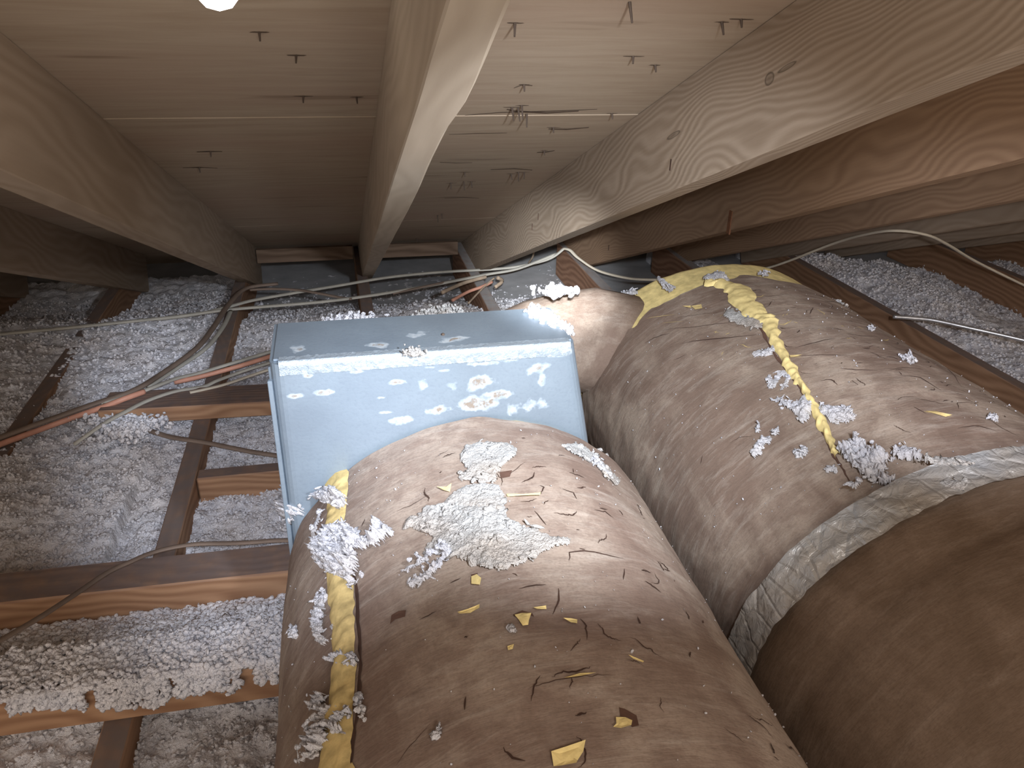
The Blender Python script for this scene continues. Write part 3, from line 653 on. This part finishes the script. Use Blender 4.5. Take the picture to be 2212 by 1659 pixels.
def scatter_mesh(name, P, size, mat, protos, nrm=None, tilt=math.pi):
    P = np.asarray(P); n = len(P); R = rotm(n, tilt); size = np.broadcast_to(size, n)
    if nrm is not None:                                # turn local z onto the surface normal
        nrm = np.asarray(nrm); t = np.cross(np.array([0, 1., 0]), nrm); t /= np.linalg.norm(t, axis=1, keepdims=True)+1e-9
        b = np.cross(nrm, t); B = np.stack([t, b, nrm], -1); R = np.einsum('nij,njk->nik', B, R)
    Vs, Fs, o = [], [], 0; which = rng.integers(0, len(protos), n)
    for k, (V, F) in enumerate(protos):
        idx = np.where(which == k)[0]
        if not len(idx): continue
        W_ = np.einsum('nij,vj->nvi', R[idx], V)*size[idx][:, None, None]+P[idx][:, None, :]
        Vs.append(W_.reshape(-1, 3)); Fs.append((F[None]+(np.arange(len(idx))*len(V))[:, None, None]+o).reshape(-1, 3)); o += len(idx)*len(V)
    return mesh_np(name, np.concatenate(Vs), np.concatenate(Fs), mat)
def ground_flakes(n, xa, xb, ya, yb, label, smin, smax, protos=PR1, fn=None):
    x = rng.uniform(xa, xb, n); y = rng.uniform(ya, yb, n)
    if fn: k = fn(x, y); x, y = x[k], y[k]
    z = ground_z(x, y)+fluff_h(x, y)+.001
    me = scatter_mesh('insulation_flakes', np.stack([x, y, z], -1), rng.uniform(smin, smax, len(x))**1, M['fluff'], protos)
    tag(link('insulation_flakes', me), label, 'insulation', None, 'stuff')
ground_flakes(34000, -1.2, 0, .5, 1.9, 'small white flakes lying over the insulation at left', .0012, .0042)
ground_flakes(14000, -1.6, .85, 1.9, 2.9, 'small white flakes over the insulation behind the box', .002, .006)
ground_flakes(24000, 1.0, 3.0, 1.2, 2.8, 'small white flakes over the drifts at right', .002, .0065, fn=lambda x, y: (x < 2.1) | (y > 2.2))
# fluff hanging over the lowest crosspiece
n = 9000; x = rng.uniform(-.62, -.10, n); a = rng.beta(1.3, 1.6, n)
drop = .012+.05*fbm(x*26, x*0+3, 3, 77)**1.5+.02*vn(x*7, x*0, 5)
y = .905-.078*a; z = -.815+rng.uniform(-.001, .014, n)*(1-.3*a)
fr = rng.random(n) < .30; y = np.where(fr, .833-rng.uniform(0, .006, n), y); z = np.where(fr, -.812-drop*rng.random(n)**1.4*(vn(x*60, x*0, 2) > .35), z)
me = scatter_mesh('insulation_flakes', np.stack([x, y, z], -1), rng.uniform(.002, .0055, n), M['fluff'], PR1); tag(link('insulation_flakes', me), 'shaggy white fluff hanging over the lowest crosspiece', 'insulation', None, 'stuff')
n = 5000; x = rng.uniform(-.60, -.10, n); y = rng.uniform(.90, 1.012, n); z = -.868+.045*np.clip((1.0-y)/.09, 0, 1)+.016*fbm(x*22, y*22, 3, 5)+rng.uniform(-.006, .004, n)
me = scatter_mesh('insulation_flakes', np.stack([x, y, z], -1), rng.uniform(.0025, .007, n), M['fluff'], PR1); tag(link('insulation_flakes', me), 'ridge of white fluff packed between the two lower crosspieces', 'insulation', None, 'stuff')

# ------------------------------------------------------------------ tufts lying on the ducts
def inside(poly, x, y):
    r = False; j = len(poly)-1
    for i in range(len(poly)):
        if (poly[i][1] > y) != (poly[j][1] > y) and x < (poly[j][0]-poly[i][0])*(y-poly[i][1])/(poly[j][1]-poly[i][1])+poly[i][0]: r = not r
        j = i
    return r
def tuft(D, s, shape, label, size=(.0011, .0028), dens=2.6, lift=.005, mat='fluff2', flat=False, ext=0., group=None, width=None, name='insulation_clump'):
    """shape: polygon in photo pixels, or a polyline when width (px) is given; flakes are laid on the duct's real surface"""
    pts = []
    if width:
        for i in range(len(shape)-1):
            (x0, y0), (x1, y1) = shape[i], shape[i+1]; L = math.hypot(x1-x0, y1-y0); n = int(L*width*dens*.045)+2
            for _ in range(n):
                u = random.random(); g = random.gauss(0, width*.27); pts.append((x0+(x1-x0)*u+g, y0+(y1-y0)*u+random.gauss(0, width*.27)))
    else:
        xs = [p[0] for p in shape]; ys = [p[1] for p in shape]; A = (max(xs)-min(xs))*(max(ys)-min(ys))
        for _ in range(int(A*dens*.045)):
            x, y = random.uniform(min(xs), max(xs)), random.uniform(min(ys), max(ys))
            if inside(shape, x+random.gauss(0, 3), y+random.gauss(0, 3)): pts.append((x, y))
    P, Nn = [], []
    for x, y in pts:
        t, yy = duct_hit(x, y, D, ext); bump = float(vn(np.array(x/11), np.array(y/11), 3))
        h = random.random()*lift*(.3+1.4*bump); P.append(dsurf(D, t, yy, h+ext+.0008, s)); nn = np.array([math.sin(t)/D[1][0], 0, math.cos(t)/D[1][1]]); Nn.append(nn/np.linalg.norm(nn))
    P = np.array(P)
    # the felted body of the clump: a lumpy sheet lying on the wrap
    xs = [p[0] for p in shape]; ys = [p[1] for p in shape]; pad = (width or 8)*.8+4; st = 2.2
    gx = np.arange(min(xs)-pad, max(xs)+pad, st); gy = np.arange(min(ys)-pad, max(ys)+pad, st); GX, GY = np.meshgrid(gx, gy, indexing='ij')
    dist = np.full(GX.shape, 1e9); cl = list(zip(shape[:-1], shape[1:]))+([] if width else [(shape[-1], shape[0])])
    for (x0, y0), (x1, y1) in cl:
        L2 = (x1-x0)**2+(y1-y0)**2+1e-9; u = np.clip(((GX-x0)*(x1-x0)+(GY-y0)*(y1-y0))/L2, 0, 1); dist = np.minimum(dist, np.hypot(GX-x0-u*(x1-x0), GY-y0-u*(y1-y0)))
    if width: d = width*.5-dist
    else:
        ins = np.zeros(GX.shape, bool); q = len(shape)-1
        for k in range(len(shape)):
            (xi, yi), (xj, yj) = shape[k], shape[q]; c_ = ((yi > GY) != (yj > GY)) & (GX < (xj-xi)*(GY-yi)/((yj-yi)+1e-9)+xi); ins ^= c_; q = k
        d = np.where(ins, dist, -dist)
    d = d+(fbm(GX/9, GY/9, 3, 7)-.46)*(13 if flat else 16)*(.6 if width and width < 14 else 1)
    keep = d > 0; wl = 1-worley(GX/13+.4*vn(GX/8, GY/8, 2), GY/9, 4); w2 = 1-worley(GX/6, GY/4.5, 6)
    H = lift*np.clip(d/(7 if flat else 11), 0, 1)**.5*(.25+1.0*wl+(.45 if flat else .2)*w2)*(1.0 if flat else 1.15)*(.5+vn(GX/25, GY/25, 8))
    idx = -np.ones(GX.shape, int); SV = []; SF = []
    for a_, b_ in zip(*np.where(keep)):
        idx[a_, b_] = len(SV); t, yy = duct_hit(GX[a_, b_], GY[a_, b_], D, ext); SV.append(dsurf(D, t, yy, H[a_, b_]+ext+.0006, s))
    q4 = np.stack([idx[:-1, :-1], idx[1:, :-1], idx[1:, 1:], idx[:-1, 1:]], -1).reshape(-1, 4); q4 = q4[(q4 >= 0).all(1)]
    c = np.mean(P, 0); k = rng.random(len(P)) < (.06 if flat else .12)
    if k.sum() < 6: k[:] = True
    fm = scatter_mesh(name, P[k]-c, rng.uniform(size[0], size[1], k.sum()), M[mat], PR2+PRL, np.array(Nn)[k], .5 if flat else 1.2)
    if len(q4):
        bm = bmesh.new(); bm.from_mesh(fm); base = [bm.verts.new(tuple(v-c)) for v in SV]
        for f in q4:
            fc = bm.faces.new([base[n_] for n_ in f]); fc.smooth = True
        bm.to_mesh(fm); bm.free()
    o = link(name, fm, None, tuple(c)); return tag(o, label, 'insulation clump', group)
T1 = lambda sh, lab, **k: tuft(D1, 1, c7(sh), lab, **k)
FL = dict(flat=True, mat='pulp', lift=.0022, size=(.0015, .0042), dens=2.0)
T1([(905, 270), (930, 235), (1000, 215), (1060, 225), (1120, 220), (1165, 250), (1160, 290), (1120, 320), (1085, 340), (1070, 395), (1010, 402), (930, 395), (885, 385), (940, 345), (920, 318)], 'round pale pulpy clump highest on top of the front duct', **FL)
T1([(850, 495), (830, 485), (900, 430), (980, 400), (1080, 410), (1110, 450), (1090, 520), (1000, 530)], 'tan pulpy smear just above the largest clump on the front duct', **{**FL, 'dens': 1.0})
T1([(665, 580), (720, 540), (760, 495), (860, 500), (960, 495), (1085, 450), (1110, 455), (1110, 520), (1140, 560), (1240, 600), (1330, 640), (1395, 650), (1390, 675), (1290, 700), (1230, 740), (1150, 780), (1080, 795), (1000, 775), (935, 745), (870, 715), (800, 720), (750, 690), (790, 640), (720, 605)], 'largest flat white clump of pulp on the front duct', **FL)
T1([(660, 795), (740, 745), (800, 705), (860, 680)], 'thin upper prong trailing from the large clump on front duct', width=14, lift=.005)
T1([(700, 845), (760, 815), (810, 765), (860, 700)], 'thicker lower prong trailing from the large clump on front duct', width=20, lift=.006)
T1([(1360, 230), (1420, 220), (1500, 260), (1560, 320), (1620, 385), (1610, 415), (1550, 380), (1500, 320), (1400, 270)], 'pale patch with bluish tuft on the right shoulder of the front duct', **{**FL, 'dens': 1.5})
T1([(1495, 300), (1530, 330), (1570, 370)], 'small bluish tuft on the pale patch at the right shoulder', width=16, lift=.004, dens=.8)
T1([(165, 560), (150, 440), (210, 410), (245, 440), (250, 520), (205, 580)], 'ragged clump overhanging the left side of the front duct by the box', lift=.016, dens=3)
T1([(240, 500), (120, 560), (100, 600)], 'wisp hanging left from the ragged overhanging clump', width=13, lift=.010)
T1([(240, 450), (310, 425), (390, 425), (430, 490), (400, 530), (320, 490), (270, 480)], 'bluish clump at the top of the yellow seam on front duct', lift=.011)
T1([(300, 520), (260, 640)], 'thin wisp left of the yellow seam near the box', width=10, lift=.004)
T1([(320, 590), (420, 580), (480, 620), (470, 700), (480, 780), (440, 880), (400, 830), (330, 800), (290, 740), (270, 670), (310, 640)], 'large bulky clump covering the middle of the yellow seam', lift=.012)
T1([(400, 680), (500, 670), (560, 660), (600, 620), (560, 600)], 'horn-shaped tuft sticking out right of the yellow seam', width=24, lift=.012)
T1([(310, 890), (292, 940)], 'small tuft left of the seam, under the bulky clump', width=16, lift=.004)
T1([(300, 960), (285, 1020), (310, 1095)], 'long narrow tuft beside the yellow seam at mid height', width=24, lift=.006)
T1([(345, 1040), (385, 1030)], 'faint fleck of white fluff on the yellow seam', width=12, lift=.003)
T1([(340, 1180), (380, 1160), (440, 1170), (440, 1205), (380, 1200)], 'small white arc of fluff across the yellow seam', width=16, lift=.006)
T1([(270, 1390), (310, 1350), (300, 1400), (350, 1400), (300, 1460)], 'branching antler-like tuft low on the front duct', width=18, lift=.010)
T1([(430, 1410), (400, 1440), (350, 1480), (400, 1510)], 'crooked little tuft low on the yellow seam', width=16, lift=.009)
T1([(290, 1470), (260, 1540), (230, 1640), (290, 1620), (345, 1550), (340, 1490)], 'lowest white clump at the left foot of the yellow seam', lift=.010)
T1([(465, 1330), (470, 1370), (480, 1430)], 'flecks of fluff right of the yellow seam, low down', width=14, dens=.5, lift=.004)
T1([(180, 1080), (190, 1040)], 'tiny tuft alone on the left flank of the front duct', width=10, lift=.003)
T1([(800, 1530), (820, 1505)], 'small lone tuft low in the middle of the front duct', width=10, lift=.004)
T1([(1132, 1050), (1155, 1062)], 'tiny blue-white tuft near the yellow flaps', width=9, lift=.003)
T2 = lambda sh, lab, **k: tuft(D2, 2, c6(sh), lab, **k)
T2([(1020, 910), (1050, 890), (1120, 930), (1180, 890), (1220, 940), (1215, 1000), (1170, 1025), (1150, 990), (1080, 945)], 'feathery white clump left of the yellow split', lift=.006)
T2([(1225, 930), (1310, 935), (1395, 940), (1400, 975), (1430, 990), (1390, 1020), (1310, 1030), (1270, 990)], 'feathery white clump right of the yellow split', lift=.006, dens=2)
T2([(1335, 1150), (1390, 1130), (1420, 1080), (1450, 1110), (1530, 1160), (1590, 1200), (1560, 1260), (1620, 1310), (1560, 1330), (1480, 1300), (1430, 1250), (1380, 1210)], 'big white clump at the lower end of the yellow split', lift=.014, dens=3)
T2([(1580, 1190), (1590, 1140), (1650, 1125), (1700, 1150), (1760, 1180), (1720, 1210), (1640, 1200)], 'rounded pinkish white clump right of the big one', lift=.010)
T2([(1700, 1195), (1800, 1175), (1900, 1190), (2000, 1210), (1950, 1225), (1800, 1215)], 'tan feathery streak on the right end of the tape', flat=True, mat='pulp', lift=.004, dens=1.6, size=(.0015,.0035), ext=.012)
T2([(1800, 1290), (1860, 1270), (1950, 1290), (1940, 1335), (1830, 1325)], 'thin tan smear of pulp below the tape end', flat=True, mat='pulp', lift=.003, dens=1.2, size=(.0015,.0035), ext=.012)
T2([(1370, 1310), (1420, 1320), (1440, 1290)], 'curled white wisp at the tape edge', width=14, lift=.008, ext=.01)
T2([(950, 1160), (965, 1120), (1000, 1095)], 'oval white tuft on the left flank of the right duct', width=22, lift=.005)
T2([(1140, 1155), (1180, 1160)], 'small flat tuft beside the oval one', width=18, lift=.004)
T2([(955, 1050), (960, 1025)], 'faint curled thread of fluff above the oval tuft', width=8, lift=.003)
T2([(1025, 1055), (1050, 1058)], 'small dot of fluff left of the split', width=9, lift=.003)
T2([(1290, 1240), (1320, 1230)], 'two flecks of fluff below the split end', width=15, lift=.003, dens=.7)
T2([(1010, 800), (1020, 850), (1060, 780), (1110, 790), (1070, 860)], 'scattered flecks left of the thin part of the split', width=12, lift=.002, dens=.35)
T2([(940, 690), (1000, 680), (1040, 655)], 'faint flat smear of white above the thin split', width=15, lift=.002, dens=.6, flat=True)
T2([(1635, 712), (1690, 728)], 'bluish white tuft alone on the right half of the right duct', width=14, lift=.004)
T2([(2040, 988), (2080, 1003)], 'small white curl near the right edge of the picture', width=9, lift=.004)
T2([(500, 340), (520, 375), (560, 380)], 'white fluff caught on the yellow rim of the right duct', width=16, lift=.007)
T2([(325, 405), (380, 400)], 'small fluff crumb on the yellow rim near the box', width=12, lift=.005)
T2([(720, 335), (780, 320), (800, 340)], 'fluff at the top of the yellow split', width=22, lift=.006)
T2([(960, 312), (1000, 316)], 'tiny fluff crumb on top of the right duct', width=10, lift=.003)
T2([(820, 500), (900, 535), (960, 545)], 'frayed whitish fibres along the upper split', width=26, lift=.003, dens=.5, flat=True, mat='pulp')
T2([(1350, 400), (1420, 405)], 'tan crumbs on the far shoulder of the right duct', width=12, lift=.003, dens=.6, mat='pulp')
T2([(1480, 572), (1500, 575)], 'single white dot on the right half of the duct', width=10, lift=.003)
T2([(200, 640), (220, 620)], 'chalky spot on the duct beside the box', width=16, lift=.001, flat=True, mat='pulp', dens=.6)
# clumps on and around the box
def clump_at(pts, n, spread, size, label, mat='fluff2', name='insulation_clump', protos=None, cat='insulation clump'):
    P = []
    for _ in range(n):
        a = random.choice(range(max(1, len(pts)-1))); u = random.random(); p = np.array(pts[a]); q = np.array(pts[min(a+1, len(pts)-1)])
        d = np.array([random.gauss(0, spread[0]), random.gauss(0, spread[1]), abs(random.gauss(0, spread[2]))]); P.append(p*(1-u)+q*u+d)
    c = np.mean(P, 0); me = scatter_mesh(name, np.array(P)-c, rng.uniform(size[0], size[1], n), M[mat], protos or PR2); return tag(link(name, me, None, tuple(c)), label, cat)
clump_at([(.225, .872, ZT+.003), (.250, .81, ZT-.004)], 420, (.005, .006, .003), (.0014, .0035), 'white fluff heaped on the back right corner of the steel box')
clump_at([tuple(hz(790, 692, -.41)), tuple(hz(715, 700, -.41))], 260, (.010, .010, .004), (.0016, .0035), 'white fluff peeking over the back left of the box')
clump_at([tuple(hz(930, 683, -.40)), tuple(hz(985, 678, -.40))], 260, (.010, .008, .004), (.0016, .0035), 'tan fluff peeking over the back middle of the box', 'pulp')
clump_at([tuple(hy(880, 768, YB-.006)), tuple(hy(908, 766, YB-.006))], 110, (.003, .0015, .003), (.001, .0022), 'tan crumb stuck under the foil tape on the box front', 'pulp')
clump_at([tuple(hz(1185, 632, -.42)), tuple(hz(1222, 632, -.42))], 70, (.010, .01, .003), (.003, .006), 'white fluff on the wrapped collar behind the box')
clump_at([(.30, .80, -.52), (.31, .79, -.60)], 70, (.003, .004, .006), (.002, .005), 'tan fluff wedged between the box and the right duct', 'pulp')
clump_at([tuple(hz(225, 905, -.875)), tuple(hz(300, 925, -.86)), tuple(hz(250, 935, -.885))], 900, (.03, .02, .004), (.002, .006), 'loose fluff burying the left end of the flat crossboard', 'fluff')['kind'] = 'stuff'
# crumbs dusting the duct wraps: far too many to count
def crumbs(D, s, n, yr, tr, label):
    t = rng.uniform(*tr, n); y = rng.uniform(*yr, n); P = dsurf(D, t, y, .0012, s)
    me = scatter_mesh('white_crumbs', P, .0004+.0011*rng.random(n)**4, M['fluff2'], PR1); tag(link('white_crumbs', me), label, 'crumbs', None, 'stuff')
crumbs(D1, 1, 260, (.25, .75), (-1.2, 1.), 'scattered white crumbs dusting the front duct')
crumbs(D2, 2, 330, (.6, 1.15), (-1.3, .95), 'scattered white crumbs dusting the right duct')

# ------------------------------------------------------------------ cables
def cable(pts, rad, mat, lab, cat='cable', name='cable', flat=.6, group=None):
    P = [tuple(hz(a, b, z)) for a, b, z in pts]; c = np.mean(P, 0); Q = [tuple(np.array(p)-c) for p in P]
    o = tube(name, Q, rad, M[mat], flat=flat); o.location = tuple(c); return tag(o, lab, cat, group)
Z = -.868
cable([(1218, 537, -.80), (1195, 555, -.83), (1165, 566, -.85), (1110, 577, Z), (1056, 582, Z), (948, 588, Z), (839, 599, Z), (731, 617, Z), (640, 632, Z), (550, 648, Z), (500, 661, Z), (430, 678, -.875), (340, 690, -.88)], .0075, 'cable', 'upper grey cable running across behind the box')
cable([(1205, 547, -.82), (1120, 580, -.86), (1056, 592, Z), (980, 607, -.86), (912, 620, Z), (803, 638, Z), (695, 652, Z), (550, 664, Z), (475, 671, Z), (380, 684, -.872), (285, 694, -.876), (158, 707, -.88), (0, 722, -.885), (-120, 735, -.885)], .0075, 'cable', 'lower grey cable running to the far left edge with a shiny stretch')
cable([(760, 646, Z), (731, 642, Z), (690, 634, -.862), (648, 627, -.86), (590, 624, -.858), (540, 626, -.858)], .0065, 'cable_dark', 'short brown cable crossing under the grey ones')
cable([(1010, 600, Z), (950, 612, -.86), (890, 625, -.868), (848, 634, -.872)], .006, 'cable_dark', 'short brown cable curving between the two grey cables')
cable([(600, 613, -.858), (532, 623, -.855), (494, 658, -.855), (462, 706, -.858), (424, 753, -.862), (350, 807, -.86), (285, 845, -.845), (190, 877, -.855), (0, 945, -.87), (-100, 985, -.875)], .0085, 'cable_dark', 'dark thick cable sweeping down left over the bright fluff')
cable([(498, 672, Z), (482, 706, -.872), (445, 752, -.88), (380, 797, -.885), (320, 836, -.885)], .007, 'cable', 'fluff-dusted cable just under the dark sweeping one')
cable([(600, 765, -.845), (520, 790, -.85), (440, 812, -.86), (377, 826, -.868)], .006, 'copper', 'pink copper-coloured line emerging beside the box, upper stretch', 'pipe', 'copper_line', 1)
cable([(312, 846, -.843), (270, 861, -.843), (221, 880, -.855), (127, 913, -.876), (0, 960, -.88), (-90, 995, -.88)], .0065, 'copper', 'pink copper-coloured line at the left edge, lower stretch', 'pipe', 'copper_line', 1)
cable([(600, 755, -.85), (520, 779, -.855), (430, 806, -.862), (380, 818, -.852), (300, 848, -.843), (220, 872, -.855)], .0065, 'cable', 'grey-brown cable just above the copper-coloured line')
cable([(600, 778, -.848), (530, 800, -.85), (470, 822, -.852), (440, 835, -.855), (380, 845, -.846), (320, 865, -.846), (270, 890, -.843), (225, 915, -.85), (160, 960, -.88)], .006, 'cable', 'dusty cable just below the copper-coloured line')
cable([(600, 792, -.848), (540, 812, -.85), (480, 832, -.85), (410, 848, -.85)], .005, 'cable_cream', 'thin pale cable lowest of the bundle entering the box side')
cable([(222, 914, -.87), (300, 923, -.868), (364, 943, -.868), (443, 956, -.872), (538, 975, -.878), (610, 986, -.885)], .0065, 'cable_dark', 'brown cable lying on the fluff, under the flat crossboard')
cable([(640, 1170, -.80), (608, 1167, -.803), (516, 1173, -.803), (417, 1176, -.803), (338, 1191, -.80), (278, 1215, -.79), (230, 1238, -.78), (159, 1286, -.765), (79, 1338, -.75), (-20, 1395, -.74)], .0045, 'cable_dark', 'thin brown cable draped over the thick crosspiece')
cable([(1218, 537, -.80), (1232, 541, -.80), (1250, 558, -.82), (1291, 584, -.86), (1351, 600, -.868), (1401, 604, -.868), (1470, 603, -.868), (1560, 597, -.868), (1648, 581, -.85), (1703, 564, -.80), (1795, 528, -.70), (1863, 508, -.63), (1932, 498, -.585), (2000, 507, -.60), (2046, 528, -.65), (2110, 566, -.75), (2230, 625, -.87)], .007, 'cable_cream', 'cream cable dipping behind the right duct and looping over the far joists')
cable([(1930, 684, -.82), (1985, 688, -.82), (2023, 693, -.82), (2092, 708, -.825), (2212, 735, -.83), (2320, 765, -.84)], .006, 'steel', 'shiny grey cable crossing the fluff drift at the right edge', flat=1)
cable([(1063, 609, -.83), (1040, 620, -.83), (1012, 630, -.835), (977, 649, -.84)], .005, 'copper', 'short red wire lying on the white heap behind the box', 'wire', 'red_wire', 1)
for pts, lab in (([(1068, 600, -.82), (1045, 620, -.83), (1012, 655, -.84)], 'dark thin stick next to the red wire'), ([(1075, 600, -.81), (1085, 607, -.83), (1070, 620, -.84)], 'bent brown scrap at the upper end of the red wire'), ([(1050, 598, -.83), (1000, 612, -.84), (955, 632, -.84)], 'brown cable end half buried left of the red wire'),
                 ([(1142, 568, -.84), (1150, 556, -.80), (1153, 545, -.77)], 'thin splinter standing up beside the knotty rafter foot')):
    cable(pts, .003 if 'splinter' in lab or 'stick' in lab else .006, 'twig', lab, 'scrap', 'loose_scrap', 1)

# ------------------------------------------------------------------ glowing bulb at the top edge
bulb = empty('bare_bulb'); Pb = ray(466, -42)*.62; bulb.location = tuple(Pb); tag(bulb, 'glowing white bulb just entering at the top edge', 'light bulb')
em = bpy.data.materials.new('bulb_glow'); em.use_nodes = True; e = em.node_tree.nodes['Principled BSDF']; e.inputs['Emission Color'].default_value = (1, .95, .88, 1); e.inputs['Emission Strength'].default_value = 5
prof_ = [(0, -.022), (.010, -.0195), (.0165, -.012), (.0185, -.002), (.0165, .009), (.0115, .020), (.0085, .030), (.0085, .036)]
V = [(r*math.cos(2*math.pi*k/20), r*math.sin(2*math.pi*k/20), z) for r, z in prof_ for k in range(20)]
F = [(i*20+k, i*20+(k+1) % 20, (i+1)*20+(k+1) % 20, (i+1)*20+k) for i in range(len(prof_)-1) for k in range(20)]
me = bpy.data.meshes.new('bulb_glass'); me.from_pydata(V, [], F); me.materials.append(em)
for p in me.polygons: p.use_smooth = True
link('bulb_glass', me, bulb)
me = box_me('bulb_socket', -.012, .012, -.012, .012, .034, .062, M['cable_cream'], .004, 3); link('bulb_socket', me, bulb)
